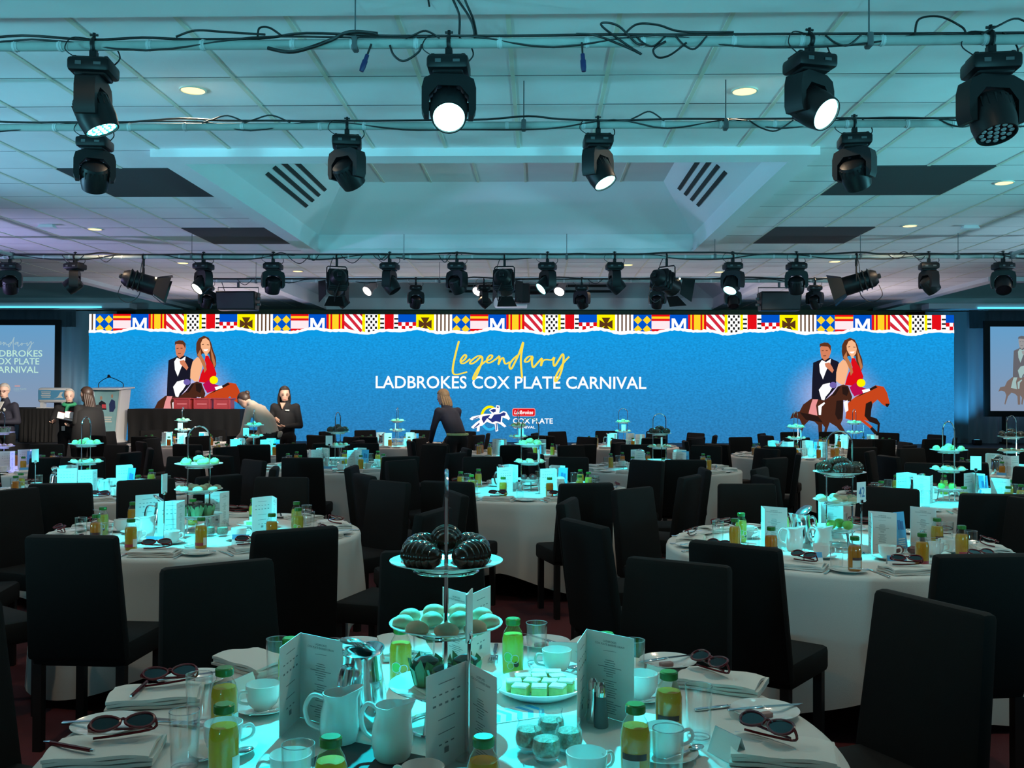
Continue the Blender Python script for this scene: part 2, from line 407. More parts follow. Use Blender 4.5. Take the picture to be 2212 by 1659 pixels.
# ================================================================== stage and back of the hall
b = MB(); b.box(((X0 + X1) / 2, 20.36, 0.3), (X1 - X0, 3.7, 0.6)); struct('stage', b.mesh('stage', 'stageblack', 0), 'low black stage along the end wall')
def curtain(x0, x1, z0, z1, y, amp, waves, material, name, seed=1, n=0):
    rnd = random.Random(seed); n = n or int(waves * 14); b = MB(); vs = []; fs = []; rows = 7
    ph = [rnd.uniform(0, 6.28) for _ in range(4)]
    for j in range(rows + 1):
        t = j / rows; z = z1 + (z0 - z1) * t
        for i in range(n + 1):
            u = i / n; a = u * waves * 2 * math.pi
            w = math.sin(a + 0.6 * math.sin(a * 0.37 + ph[0])) + 0.45 * math.sin(2.3 * a + ph[1]) * (0.5 + t)
            vs.append((x0 + (x1 - x0) * u + 0.02 * math.sin(a + ph[2]) * t, y + amp * w * (0.45 + 0.55 * t), z))
    for j in range(rows):
        for i in range(n):
            fs.append((j * (n + 1) + i, (j + 1) * (n + 1) + i, (j + 1) * (n + 1) + i + 1, j * (n + 1) + i + 1))
    b.add(vs, fs); return b.mesh(name, material, 80)
for (x0, x1, lab, sd) in [(-14.4, -9.3, 'grey-blue pleated stage curtain behind the lectern', 3), (8.3, 12.9, 'grey-blue pleated stage curtain washed by blue uplighting', 5)]:
    tag(link('stage_curtain', curtain(x0, x1, 0.6, 3.42, 20.62, 0.085, (x1 - x0) * 2.0, 'curtain', 'stage_curtain', sd)), lab, 'curtain')
for (x0, x1, lab) in [(-14.4, -10.1, 'dark pleated valance above the lettered projection screen'), (9.15, 12.9, 'dark pleated valance above the horse-picture projection screen')]:
    tag(link('curtain_valance', curtain(x0, x1, 3.05, 3.42, 20.42, 0.03, (x1 - x0) * 3, 'valance', 'curtain_valance', 9)), lab, 'valance')
for i, (x0, x1) in enumerate([(-14.5, -8.8), (8.2, 13.0)]):
    b = MB(); b.cbox(((x0 + x1) / 2, 20.35, 3.50), (x1 - x0, 0.4, 0.12), 0.01, 1); struct('trim_%d' % (i + 1), b.mesh('trim', 'plaster', 30))
for (x0, x1, lab) in [(-14.5, -9.4, 'glowing cyan light strip along the pelmet over the lettered screen'), (9.2, 13.0, 'glowing blue light strip along the pelmet over the horse-picture screen')]:
    b = MB(); b.box(((x0 + x1) / 2, 20.13, 3.455), (x1 - x0, 0.02, 0.035)); tag(link('light_strip', b.mesh('light_strip', 'ledblue', 0)), lab, 'light strip')
# uplights at the curtains
def uplight(x, y, tgt, w, col, lab):
    b = MB(); b.cbox((0, 0, 0.06), (0.16, 0.14, 0.1), 0.012, 1); l = MB(); l.lathe([(0.0001, 0.115), (0.055, 0.112), (0.055, 0.1)], 18)
    f = MB(); f.box((-0.05, 0, 0.005), (0.02, 0.12, 0.01)); f.box((0.05, 0, 0.005), (0.02, 0.12, 0.01))
    inst([('body', b.mesh('body', 'fixture')), ('lens', l.mesh('lens', 'ledblue')), ('foot', f.mesh('foot', 'fixture', 0))], 'uplight', lab, 'uplight', (x, y, 0.6))
    spot('uplight_lamp', (x, y, 0.73), tgt, w, col, 36 if y > 19 else 48, 1.0, 0.05)
uplight(9.0, 19.75, (9.0, 20.66, 1.9), 160, (0.06, 0.50, 1.0), 'small black uplight throwing blue onto the curtain beside the screen')
uplight(-9.75, 19.85, (-9.85, 20.66, 2.4), 110, (0.25, 0.65, 0.85), 'small black uplight on the stage behind the draped side table')

for x_, c_, lb_ in ((-6.5, (1.0, 0.80, 0.85), 'before the draped trestle'), (-2.2, (1.0, 0.85, 0.85), 'below the script title'), (2.2, (1.0, 0.82, 0.88), 'beside the screen logo'), (6.2, (1.0, 0.80, 0.85), 'before the pictured horses')):  # uplights added to brighten the far ceiling above the stage
    uplight(x_, 18.75, (x_ * 0.9, 17.2, 3.6), 260, c_, 'small black added fill uplight on the stage edge ' + lb_)
# ---- projection screens
def proj_screen(x0, x1, lab, first):
    z0, z1 = 1.30, 3.07
    root = tag(link('projection_screen', None, None, ((x0 + x1) / 2, 20.2, 1.2)), lab, 'screen')
    xc = (x0 + x1) / 2; w = x1 - x0; zb = 1.2
    b = MB(); b.box((0, 0.02, (z0 + z1) / 2 - zb), (w, 0.02, z1 - z0)); link('picture', b.mesh('picture', 'projimage', 0), root)
    b = MB(); B = 0.12
    b.box((0, 0, z1 - zb + B / 2), (w + 2 * B, 0.06, B)); b.box((0, 0, z0 - zb - B / 2), (w + 2 * B, 0.06, B))
    for s in (-1, 1): b.box((s * (w / 2 + B / 2), 0, (z0 + z1) / 2 - zb), (B, 0.06, z1 - z0))
    link('border', b.mesh('border', 'frameblack', 0), root)
    for s in (-1, 1):
        b = MB(); b.box((s * w * 0.4, 0.05, (0.6 - zb + z0 - zb) / 2), (0.06, 0.06, z0 - 0.6)); b.box((s * w * 0.4, -0.03, 0.625 - zb), (0.08, 0.4, 0.04))
        link('leg', b.mesh('leg', 'frameblack', 0), root)
    return root, xc, zb
m = bpy.data.materials.new('projimage'); m.use_nodes = True; nt = m.node_tree; nt.nodes.remove(nt.nodes['Principled BSDF'])
tc = nt.nodes.new('ShaderNodeTexCoord'); sx = nt.nodes.new('ShaderNodeSeparateXYZ'); cr = nt.nodes.new('ShaderNodeValToRGB'); em = nt.nodes.new('ShaderNodeEmission')
cr.color_ramp.elements[0].color = (*lin(140, 158, 185), 1); cr.color_ramp.elements[1].color = (*lin(105, 165, 210), 1)
nt.links.new(tc.outputs['Generated'], sx.inputs[0]); nt.links.new(sx.outputs['Z'], cr.inputs[0]); nt.links.new(cr.outputs[0], em.inputs[0])
em.inputs[1].default_value = 0.9; nt.links.new(em.outputs[0], nt.nodes['Material Output'].inputs[0]); MATS['projimage'] = m
glow('projtext', lin(190, 232, 215), 1.0); glow('projscript', lin(160, 190, 200), 1.0); glow('projgrey', lin(105, 105, 112), 0.9); glow('projbrown', lin(125, 110, 105), 0.9); glow('projmint', lin(165, 195, 195), 0.9); glow('projred', lin(200, 160, 165), 0.9); glow('projface', lin(160, 158, 160), 0.9)

# ---- LED wall : picture coordinates (photo pixels on the flat wall) to metres on the wall
SXL, SXR, SZT, SZB = -9.597, 8.645, 3.295, 0.605
def sp(px, py): return (SXL + (px - 193) * (SXR - SXL) / 1867.0, SZT - (py - 680) * 0.00979)
m = bpy.data.materials.new('ledwall'); m.use_nodes = True; nt = m.node_tree; nt.nodes.remove(nt.nodes['Principled BSDF'])
tc = nt.nodes.new('ShaderNodeTexCoord'); n1 = nt.nodes.new('ShaderNodeTexNoise'); n1.inputs['Scale'].default_value = 20; n1.inputs['Detail'].default_value = 6
mp = nt.nodes.new('ShaderNodeMapping'); mp.inputs['Scale'].default_value = (1, 1, 1.6)
sx = nt.nodes.new('ShaderNodeSeparateXYZ'); c1 = nt.nodes.new('ShaderNodeValToRGB'); mr = nt.nodes.new('ShaderNodeMapRange')
nt.links.new(tc.outputs['Object'], mp.inputs[0]); nt.links.new(mp.outputs[0], n1.inputs[0]); nt.links.new(tc.outputs['Generated'], sx.inputs[0])
c1.color_ramp.elements[0].color = (*lin(44, 124, 180), 1); c1.color_ramp.elements[1].color = (*lin(12, 158, 232), 1)
nt.links.new(sx.outputs['Z'], c1.inputs[0]); mr.inputs['From Min'].default_value = 0.3; mr.inputs['From Max'].default_value = 0.7; mr.inputs['To Min'].default_value = 0.84; mr.inputs['To Max'].default_value = 1.2
nt.links.new(n1.outputs['Fac'], mr.inputs[0]); em = nt.nodes.new('ShaderNodeEmission'); nt.links.new(c1.outputs[0], em.inputs[0]); nt.links.new(mr.outputs[0], em.inputs[1])
nt.links.new(em.outputs[0], nt.nodes['Material Output'].inputs[0]); MATS['ledwall'] = m
led = tag(link('led_wall', None, None, (0, 20, 0.6)), 'wide glowing blue video wall with signal flags and carnival title', 'screen')
b = MB(); b.box(((SXL + SXR) / 2, 0, (SZT + SZB) / 2 - 0.6), (SXR - SXL, 0.02, SZT - SZB)); link('picture', b.mesh('picture', 'ledwall', 0), led)
b = MB(); b.box(((SXL + SXR) / 2, 0.12, (SZT + SZB) / 2 - 0.6), (SXR - SXL + 0.02, 0.2, SZT - SZB)); link('cabinet', b.mesh('cabinet', 'frameblack', 0), led)
def layer(name, polys, material, y, parent=led, f=sp, zoff=0.6):
    """flat print on a screen: polygons in picture coordinates"""
    b = MB()
    for P in polys:
        pts = [f(*q) for q in P]; n = len(pts)
        b.add([(x, y, z - zoff) for x, z in pts], [tuple(range(n))])
    me = b.mesh(name, material, 0)
    bm = bmesh.new(); bm.from_mesh(me); bmesh.ops.triangulate(bm, faces=bm.faces, ngon_method='EAR_CLIP'); bm.to_mesh(me); bm.free()
    return link(name, me, parent)
for nm, c, s in [('eblue', lin(0, 85, 205), 1), ('eyellow', lin(255, 215, 40), 1), ('ered', lin(230, 15, 25), 1), ('ewhite', (1, 1, 1), 1.05), ('ebrown', lin(90, 55, 25), 1), ('eblack', (0.01, 0.01, 0.01), 1), ('ebright', lin(255, 245, 0), 1), ('ecrim', lin(215, 40, 60), 1),
                 ('epale', lin(255, 235, 240), 1), ('escript', lin(255, 225, 75), 1.0), ('eshadow', lin(35, 105, 155), 1), ('enavy', lin(42, 55, 130), 1), ('ecyan', lin(45, 185, 240), 1), ('esuit', lin(25, 25, 40), 1), ('eskin', lin(250, 185, 140), 1), ('eskind', lin(215, 130, 95), 1), ('ehair', lin(95, 50, 30), 1), ('ehairl', lin(190, 120, 75), 1),
                 ('edress', lin(220, 15, 25), 1), ('ebay', lin(200, 70, 28), 1), ('edark', lin(75, 40, 28), 1), ('edarker', lin(40, 25, 22), 1), ('epink', lin(235, 150, 150), 1), ('emag', lin(190, 15, 80), 1), ('epurple', lin(115, 100, 175), 1)]:
    glow(nm, c, s)
# flags: ten designs, repeated
FW = 39.05
def rect(x0, y0, x1, y1): return [(x0, y0), (x1, y0), (x1, y1), (x0, y1)]
def fl(design, x, clipl=193, clipr=2060):
    y0, y1 = 680.0, 720.0; w = FW; L = []
    def U(a, c2, d, e): return rect(x + a * w, y0 + c2 * 40, x + d * w, y0 + e * 40)
    if design == 0:
        L = [('ewhite', [U(0, 0, 1, 1)]), ('ebrown', [U(.12 + i * .22, 0, .20 + i * .22, 1) for i in range(4)])]
    elif design == 1:
        dm = lambda cx, cy, r: [(x + cx * w, y0 + (cy - r) * 40), (x + (cx + r) * w, y0 + cy * 40), (x + cx * w, y0 + (cy + r) * 40), (x + (cx - r) * w, y0 + cy * 40)]
        L = [('eblue', [U(0, 0, 1, 1)]), ('eyellow', [dm(.25, .29, .23), dm(.75, .29, .23), dm(.25, .79, .23), dm(.75, .79, .23)])]
    elif design == 2:
        L = [('epale', [U(0, 0, 1, 1)]), ('ered', [U(0, 0, 1, .10), U(0, .22, 1, .34), U(0, .78, 1, .90)]), ('eyellow', [U(0, .10, 1, .22), U(0, .90, 1, 1)])]
    elif design == 3:
        L = [('eblue', [U(0, 0, 1, 1)]), ('ewhite', [[(x + px * w, y0 + py * 40) for px, py in [(.1, .9), (.1, .2), (.28, .2), (.5, .6), (.72, .2), (.9, .2), (.9, .9), (.76, .9), (.76, .42), (.55, .82), (.45, .82), (.24, .42), (.24, .9)]]])]
    elif design == 4:
        L = [('ered', [U(0, 0, 1, 1)]), ('eyellow', [U(.13, 0, .22, 1), U(.32, 0, .68, 1), U(.78, 0, .87, 1)])]
    elif design == 5:
        st = [[(x + a * w, y0), (x + (a + .22) * w, y0), (x + min(1, a + .22 + .9) * w, y0 + 40 * min(1, (1 - a - .22) / .9)), (x + min(1, a + .9) * w, y0 + 40 * min(1, (1 - a) / .9))] for a in (0.02, .45)]
        st.append([(x, y0 + 14), (x + .72 * w, y0 + 40), (x + .48 * w, y0 + 40), (x, y0 + 24)])
        st.append([(x + .85 * w, y0), (x + w, y0), (x + w, y0 + 6)])
        L = [('ewhite', [U(0, 0, 1, 1)]), ('ecrim', st)]
    elif design == 6:
        L = [('ewhite', [U(0, 0, 1, 1)]), ('ebright', [U(0, 0, .16, 1), U(.86, 0, 1, 1)]), ('eblack', [U(.19 + i * .13, j * .16 + .03, .30 + i * .13, j * .16 + .16) for i in range(5) for j in range(6) if (i + j) % 2 == 0])]
    elif design == 7:
        L = [('ewhite', [U(0, 0, 1, 1)]), ('ered', [U(.25, 0, .75, 1)]), ('eblack', [U(0, .2 + i * .24, .22, .29 + i * .24) for i in range(4)] + [U(.78, .2 + i * .24, 1, .29 + i * .24) for i in range(4)])]
    elif design == 8:
        L = [('ewhite', [U(0, 0, 1, 1)]), ('eblue', [U(0, 0, 1, .42)]), ('ered', [U(i * .2, .42 + j * .2, (i + 1) * .2, .62 + j * .2) for i in range(5) for j in range(3) if (i + j) % 2 == 0])]
    elif design == 9:
        c = lambda a, r0, r1, h0, h1: [(x + .5 * w + w * (math.cos(a) * q - math.sin(a) * p_), y0 + 21 + 40 * (math.sin(a) * q + math.cos(a) * p_)) for q, p_ in ((r0, -h0), (r1, -h1), (r1, h1), (r0, h0))]
        L = [('ebright', [U(0, 0, 1, 1)]), ('ebrown', [c(i * math.pi / 2, 0.0, .36, .03, .24) for i in range(4)])]
    b = MB(); mats = []
    for i, (mm, polys) in enumerate(L):
        mats.append(mm)
        for P in polys:
            pts = [sp(min(max(q[0], clipl), clipr), q[1]) for q in P]
            if max(q[0] for q in pts) - min(q[0] for q in pts) < 1e-4: continue
            b.add([(q[0], -0.012 - 0.002 * i, q[1] - 0.6) for q in pts], [tuple(range(len(pts)))], None, i)
    if not b.f: return
    me = b.mesh('flag', mats, 0)
    bm = bmesh.new(); bm.from_mesh(me); bmesh.ops.triangulate(bm, faces=bm.faces, ngon_method='EAR_CLIP'); bm.to_mesh(me); bm.free()
    link('signal_flag', me, led)
xm = 305 - 19.5 - 3 * FW
for i in range(-1, 49):
    fl(i % 10, xm + i * FW)
# torn white paper edge
rnd = random.Random(4); up = []; lo = []; px = 193.0; 
while px < 2060:
    ph = px / 390.5 * 2 * math.pi
    base = 718 + 3.5 * math.sin(ph * 2 + 1.0) + 2.0 * math.sin(ph * 5)
    up.append((px, base - 5 + rnd.uniform(-1.2, 1.2))); lo.append((px, base + 1 + rnd.uniform(-1.0, 1.0))); px += 4.5
up.append((2060, 712)); lo.append((2060, 719))
b = MB(); vs = [(sp(*q)[0], -0.024, sp(*q)[1] - 0.6) for q in up] + [(sp(*q)[0], -0.024, sp(*q)[1] - 0.6) for q in lo]; n = len(up)
b.add(vs, [(i, i + 1, n + i + 1, n + i) for i in range(n - 1)])
lo2 = [(q[0], q[1] + 5 + 0.0 * q[0]) for q in lo]
link('torn_edge', b.mesh('torn_edge', 'ewhite', 0), led)
b = MB(); vs = [(sp(*q)[0], -0.010, sp(q[0], 700)[1] - 0.6) for q in lo] + [(sp(*q)[0], -0.010, sp(*q)[1] - 0.6 - 0.004) for q in lo]
# blue shows below the torn edge because flags stop at it
b2 = MB(); vs = [(sp(*q)[0], -0.022, sp(*q)[1] - 0.6) for q in lo] + [(sp(*q)[0], -0.022, sp(q[0], 727)[1] - 0.6) for q in lo]
b2.add(vs, [(i, i + 1, n + i + 1, n + i) for i in range(n - 1)])
glow('eskytop', lin(14, 156, 230), 1.0); link('blue_ground', b2.mesh('blue_ground', 'eskytop', 0), led)
# title
def fit(body, x0, x1, y0, y1, material, y=-0.012, **k):
    a = sp(x0, y1); c2 = sp(x1, y0)
    return text_mesh('lettering', body, a[0], c2[0], a[1] - 0.6, c2[1] - 0.6, material, y, **k)
link('title_lettering', fit('LADBROKES COX PLATE CARNIVAL', 823, 1407, 813, 840, 'ewhite', bold=0.012), led)
STROKES = [[(300, 120), (270, 230), (235, 380), (210, 520), (215, 600), (260, 620), (340, 605), (425, 580)],
 [(330, 430), (380, 400), (410, 350), (390, 325), (345, 370), (325, 420), (345, 455), (400, 440), (470, 385)],
 [(640, 345), (580, 345), (500, 400), (465, 445), (490, 460), (560, 420), (635, 350), (650, 400), (620, 500), (580, 600), (540, 680), (515, 690), (525, 640), (600, 510), (700, 420)],
 [(700, 420), (770, 390), (800, 345), (770, 330), (725, 380), (720, 435), (770, 440), (850, 390), (905, 340)],
 [(905, 340), (905, 400), (890, 470), (920, 400), (960, 370), (975, 420), (1000, 460), (1060, 430)],
 [(1180, 330), (1120, 380), (1060, 460), (1060, 520), (1085, 530), (1130, 450), (1200, 300), (1260, 135), (1240, 260), (1225, 400), (1235, 560), (1245, 670)],
 [(1405, 345), (1340, 350), (1290, 400), (1290, 430), (1340, 420), (1400, 350), (1390, 430), (1410, 510), (1470, 450), (1540, 370)],
 [(1540, 370), (1525, 490), (1550, 420), (1600, 395), (1680, 400), (1720, 360)],
 [(1725, 360), (1710, 440), (1730, 490), (1790, 400), (1850, 310), (1860, 400), (1830, 560), (1780, 680), (1740, 720), (1745, 650), (1800, 540), (1870, 430), (1945, 350)]]
def script(f, wid, material, parent, y, zoff):
    b = MB()
    for st in STROKES:
        P = [Vector((*f(*q), 0)) for q in [(p.x, p.y) for p in crom([(x, yy, 0) for x, yy in st], 5)]]
        L = len(P)
        vs = []
        for i, p in enumerate(P):
            t = (P[min(L - 1, i + 1)] - P[max(0, i - 1)]); t = t.normalized() if t.length > 1e-9 else Vector((1, 0, 0))
            nn = Vector((-t.y, t.x, 0)) * wid * (0.75 + 0.5 * abs(t.y))
            vs += [((p + nn).x, y, (p + nn).y - zoff), ((p - nn).x, y, (p - nn).y - zoff)]
        b.add(vs, [(2 * i, 2 * i + 1, 2 * i + 3, 2 * i + 2) for i in range(L - 1)])
    return link('script_lettering', b.mesh('script_lettering', material, 0), parent)
script(lambda x, y: sp(960 + x / 6.9125, 720 + y / 6.9125), 0.017, 'escript', led, -0.018, 0.6)
# logo
LG = lambda x, y: sp(1000 + x / 9.217, 860 + y / 9.217)
def arc(a0, a1, n, cx=650, cy=400, rx=190, ry=250, th=52):
    o = [(cx + rx * math.cos(R(a0 + (a1 - a0) * i / n)), cy - ry * math.sin(R(a0 + (a1 - a0) * i / n))) for i in range(n + 1)]
    q = [(cx + (rx - th) * math.cos(R(a0 + (a1 - a0) * i / n)), cy - (ry - th) * math.sin(R(a0 + (a1 - a0) * i / n))) for i in range(n, -1, -1)]
    return o + q
layer('logo_ring', [arc(50, 185, 18)], 'ebright', -0.012, f=LG); layer('logo_ring', [arc(185, 305, 18)], 'ecyan', -0.012, f=LG)
layer('logo_horse', [[(245, 420), (300, 370), (450, 340), (540, 315), (660, 315), (850, 295), (920, 255), (980, 275), (1055, 400), (1030, 440), (980, 410), (905, 385), (895, 470), (985, 560), (940, 580), (860, 520), (795, 490), (820, 650), (770, 670), (750, 520), (660, 500), (595, 470), (510, 545), (455, 560), (445, 660), (390, 665), (400, 580), (320, 612), (278, 580), (380, 485), (460, 430), (440, 390), (300, 442)]], 'ewhite', -0.015, f=LG)
layer('logo_horse', [[(505, 365), (660, 335), (860, 315), (930, 280), (970, 300), (955, 350), (880, 360), (872, 440), (868, 480), (770, 460), (700, 485), (600, 400), (530, 500), (490, 420)], [(310, 420), (430, 365), (440, 375), (330, 430)], [(340, 585), (440, 490), (450, 520), (350, 600)], [(770, 500), (790, 500), (795, 640), (780, 640)]], 'enavy', -0.018, f=LG)
layer('logo_rider', [[(635, 240), (700, 200), (770, 190), (785, 140), (845, 150), (855, 210), (835, 305), (740, 325), (680, 410), (620, 395), (690, 300)]], 'ewhite', -0.021, f=LG)
layer('logo_rider', [[(660, 245), (720, 215), (770, 220), (770, 270), (720, 290)], [(790, 165), (830, 170), (825, 200), (795, 195)]], 'enavy', -0.024, f=LG)
def rrect(x0, y0, x1, y1, r, n=5):
    o = []
    for cx, cy, a in ((x1 - r, y1 - r, 0), (x0 + r, y1 - r, 90), (x0 + r, y0 + r, 180), (x1 - r, y0 + r, 270)):
        o += [(cx + r * math.cos(R(a + 90 * i / n)), cy + r * math.sin(R(a + 90 * i / n))) for i in range(n + 1)]
    return o
layer('logo_badge', [rrect(1098, 200, 1558, 362, 35)], 'epink', -0.012, f=LG); layer('logo_badge', [rrect(1112, 212, 1544, 350, 30)], 'ered', -0.014, f=LG)
fitl = lambda t, x0, x1, y0, y1, mm, y=-0.018, **k: fit(t, 1000 + x0 / 9.217, 1000 + x1 / 9.217, 860 + y0 / 9.217, 860 + y1 / 9.217, mm, y, **k)
link('logo_lettering', fitl('Ladbrokes', 1135, 1515, 245, 320, 'ewhite', shear=0.25, bold=0.02), led)
link('logo_lettering', fitl('COX PLATE', 1112, 1905, 398, 505, 'ewhite', bold=0.02), led)
link('logo_lettering', fitl('CARNIVAL', 1125, 1558, 548, 602, 'ewhite', bold=0.02), led)
# picture of racegoers and racehorses (generic figures), shown twice
ART = [('suit', 'esuit', 0, [[(340, 1040), (348, 760), (362, 500), (480, 450), (500, 420), (610, 430), (740, 490), (725, 600), (700, 760), (700, 860), (520, 1070)]]),
 ('shirt', 'ewhite', 1, [[(490, 460), (450, 520), (460, 640), (505, 745), (560, 600), (612, 520), (622, 440), (550, 490)]]),
 ('man_face', 'eskind', 2, [[(463, 280), (468, 350), (480, 420), (530, 470), (590, 430), (617, 360), (628, 300), (600, 235), (500, 235)], [(530, 510), (600, 495), (640, 560), (665, 610), (640, 650), (590, 600), (545, 560)]]),
 ('man_hair', 'ehair', 3, [[(455, 270), (460, 222), (520, 200), (580, 205), (622, 250), (617, 330), (600, 290), (580, 262), (480, 256)], [(485, 318), (515, 314), (515, 324), (485, 328)], [(545, 314), (575, 314), (575, 324), (545, 324)], [(505, 395), (550, 392), (550, 402), (510, 404)]]),
 ('woman_hair', 'ehair', 2, [[(780, 340), (785, 240), (820, 170), (900, 130), (970, 160), (1010, 240), (1040, 350), (1080, 450), (1090, 560), (1060, 640), (1000, 520), (980, 400), (870, 400), (840, 470), (800, 440)]]),
 ('woman_arm', 'eskin', 3, [[(800, 450), (730, 520), (700, 640), (695, 770), (770, 820), (820, 820), (850, 700), (880, 600), (875, 500)], [(850, 250), (880, 180), (930, 165), (980, 210), (1000, 290), (990, 360), (950, 412), (965, 440), (925, 440), (910, 400), (880, 360), (855, 310)]]),
 ('dress', 'edress', 4, [[(925, 432), (970, 430), (1000, 500), (1050, 580), (1095, 700), (1070, 810), (950, 840), (825, 825), (860, 700), (890, 630), (930, 640), (935, 560), (915, 500)]]),
 ('woman_hair', 'ehairl', 5, [[(800, 420), (850, 330), (860, 420), (920, 520), (945, 640), (910, 690), (895, 600), (850, 500)], [(1000, 300), (1040, 400), (1085, 560), (1060, 610), (1020, 480)]]),
 ('woman_face', 'ehair', 6, [[(868, 262), (900, 256), (900, 266), (868, 270)], [(945, 262), (980, 264), (980, 274), (945, 270)]]), ('woman_face', 'ewhite', 6, [[(890, 338), (970, 332), (945, 362), (915, 362)]]),
 ('bay_horse', 'ebay', 5, [[(830, 1320), (860, 1120), (880, 1080), (980, 1000), (1150, 900), (1270, 830), (1390, 850), (1440, 940), (1480, 1100), (1440, 1150), (1370, 1110), (1300, 1040), (1230, 1100), (1210, 1190), (1200, 1290), (1180, 1365), (1100, 1340), (1230, 1440), (1200, 1470), (1050, 1350), (900, 1340)]]),
 ('bay_horse', 'edarker', 6, [[(1130, 1100), (1210, 1060), (1225, 1110), (1210, 1190), (1200, 1290), (1290, 1320), (1335, 1390), (1320, 1560), (1292, 1560), (1300, 1410), (1180, 1365), (1110, 1280)], [(1220, 1440), (1320, 1540), (1350, 1590), (1290, 1590), (1190, 1470)], [(1415, 1100), (1478, 1100), (1450, 1150), (1420, 1140)], [(1150, 900), (1270, 832), (1300, 860), (1180, 920), (990, 1010)]]),
 ('dark_horse', 'edark', 7, [[(20, 1330), (60, 1240), (160, 1220), (210, 1120), (330, 1030), (430, 1040), (520, 1060), (640, 960), (720, 850), (800, 820), (870, 840), (930, 1000), (910, 1070), (850, 1060), (800, 1050), (800, 1200), (790, 1330), (760, 1400), (820, 1500), (830, 1560), (780, 1540), (700, 1440), (600, 1380), (560, 1500), (540, 1590), (510, 1580), (530, 1450), (490, 1400), (490, 1590), (440, 1590), (430, 1420), (380, 1370), (300, 1350), (230, 1420), (170, 1590), (150, 1580), (190, 1400), (160, 1330), (80, 1310)]]),
 ('dark_horse', 'edarker', 8, [[(700, 1060), (800, 1050), (795, 1200), (780, 1320), (720, 1340), (680, 1260)], [(780, 850), (860, 850), (880, 920), (850, 990), (790, 960)], [(160, 1230), (300, 1260), (430, 1290), (500, 1380), (380, 1360), (250, 1340)], [(620, 990), (720, 860), (760, 850), (680, 980)]]),
 ('saddle_cloth', 'epink', 9, [[(350, 1040), (430, 1040), (400, 1130), (420, 1280), (290, 1250), (320, 1130)]]),
 ('rider', 'ewhite', 10, [[(440, 900), (500, 820), (600, 795), (640, 860), (600, 930), (540, 1000), (520, 1055), (480, 1045)], [(520, 1080), (430, 1140), (440, 1270), (472, 1270), (482, 1150), (532, 1100)], [(1070, 900), (1180, 878), (1192, 912), (1090, 948)], [(800, 1080), (860, 1050), (872, 1200), (830, 1230)]]),
 ('rider', 'epurple', 11, [[(650 + 52 * math.cos(R(a)), 828 + 46 * math.sin(R(a))) for a in range(0, 360, 24)]]),
 ('rider', 'emag', 8, [[(890, 860), (980, 795), (1080, 860), (1150, 890), (1080, 952), (960, 992), (920, 930)]]),
 ('rider', 'ebright', 11, [[(1058 + 64 * math.cos(R(a)), 796 + 60 * math.sin(R(a))) for a in range(0, 360, 20)]])]
m = bpy.data.materials.new('halo'); m.use_nodes = True; nt = m.node_tree; nt.nodes.remove(nt.nodes['Principled BSDF'])
tc = nt.nodes.new('ShaderNodeTexCoord'); mp = nt.nodes.new('ShaderNodeMapping'); mp.inputs['Location'].default_value = (-1, 0, -1); mp.inputs['Scale'].default_value = (2, 0, 2)
gr = nt.nodes.new('ShaderNodeTexGradient'); gr.gradient_type = 'QUADRATIC_SPHERE'; em = nt.nodes.new('ShaderNodeEmission'); em.inputs[0].default_value = (*lin(235, 215, 250), 1)
tr = nt.nodes.new('ShaderNodeBsdfTransparent'); mx = nt.nodes.new('ShaderNodeMixShader')
nt.links.new(tc.outputs['Generated'], mp.inputs[0]); nt.links.new(mp.outputs[0], gr.inputs[0]); nt.links.new(gr.outputs['Fac'], mx.inputs[0]); nt.links.new(tr.outputs[0], mx.inputs[1]); nt.links.new(em.outputs[0], mx.inputs[2])
nt.links.new(mx.outputs[0], nt.nodes['Material Output'].inputs[0]); MATS['halo'] = m
for dx, dy in ((0, 0), (-1393, -2)):
    f = lambda x, y, dx=dx, dy=dy: sp(1710 + dx + x / 6.912, 710 + dy + y / 6.912)
    layer('picture_halo', [[(-150, 300), (1500, 300), (1500, 1690), (-150, 1690)]], 'halo', -0.011, f=f)
    for nm, mm, lv, polys in ART: layer('picture_' + nm, polys, mm, -0.013 - 0.002 * lv, f=f)
# projection screens content
scr, xc, zb = proj_screen(-13.55, -10.43, 'black bordered projection screen with pale carnival lettering', True)
def pl(px, py): return (-10.43 + (px - 120) * 0.00990 - xc, 3.07 - (py - 703) * 0.0100 - zb)
def plt(body, x0, x1, y0, y1, mm, **k):
    a = pl(x0, y1); c2 = pl(x1, y0); link('screen_lettering', text_mesh('lettering', body, a[0], c2[0], a[1], c2[1], mm, -0.004, **k), scr)
plt('LADBROKES', -30, 91.6, 757, 771, 'projtext', bold=0.008); plt('COX PLATE', -22, 85, 774, 788, 'projtext', bold=0.008); plt('CARNIVAL', -22, 83, 792, 806, 'projtext', bold=0.008)
plt('COX PLATE', 29, 57, 839, 843, 'projmint'); plt('CARNIVAL', 30, 45, 844.5, 846, 'projmint')
layer('screen_badge', [rect(31, 833, 43, 836)], 'projred', -0.004, scr, pl, 0)
script(lambda x, y: pl(-38 + (x - 200) * 0.0632, 728 + (y - 120) * 0.0525), 0.007, 'projscript', scr, -0.006, 0)
scr2, xc2, zb2 = proj_screen(9.475, 12.6, 'black bordered projection screen showing a faded horse picture', False)
def pr(x, y): return (9.475 + (x / 7.54 + 2040 - 2138) * 0.00990 - xc2, 3.07 - (680 + y / 7.54 - 708) * 0.0098 - zb2)
K = 1.46
fr = lambda x, y: pr(870 + (x - 20) * 0.73, 200 + y * 0.80 )
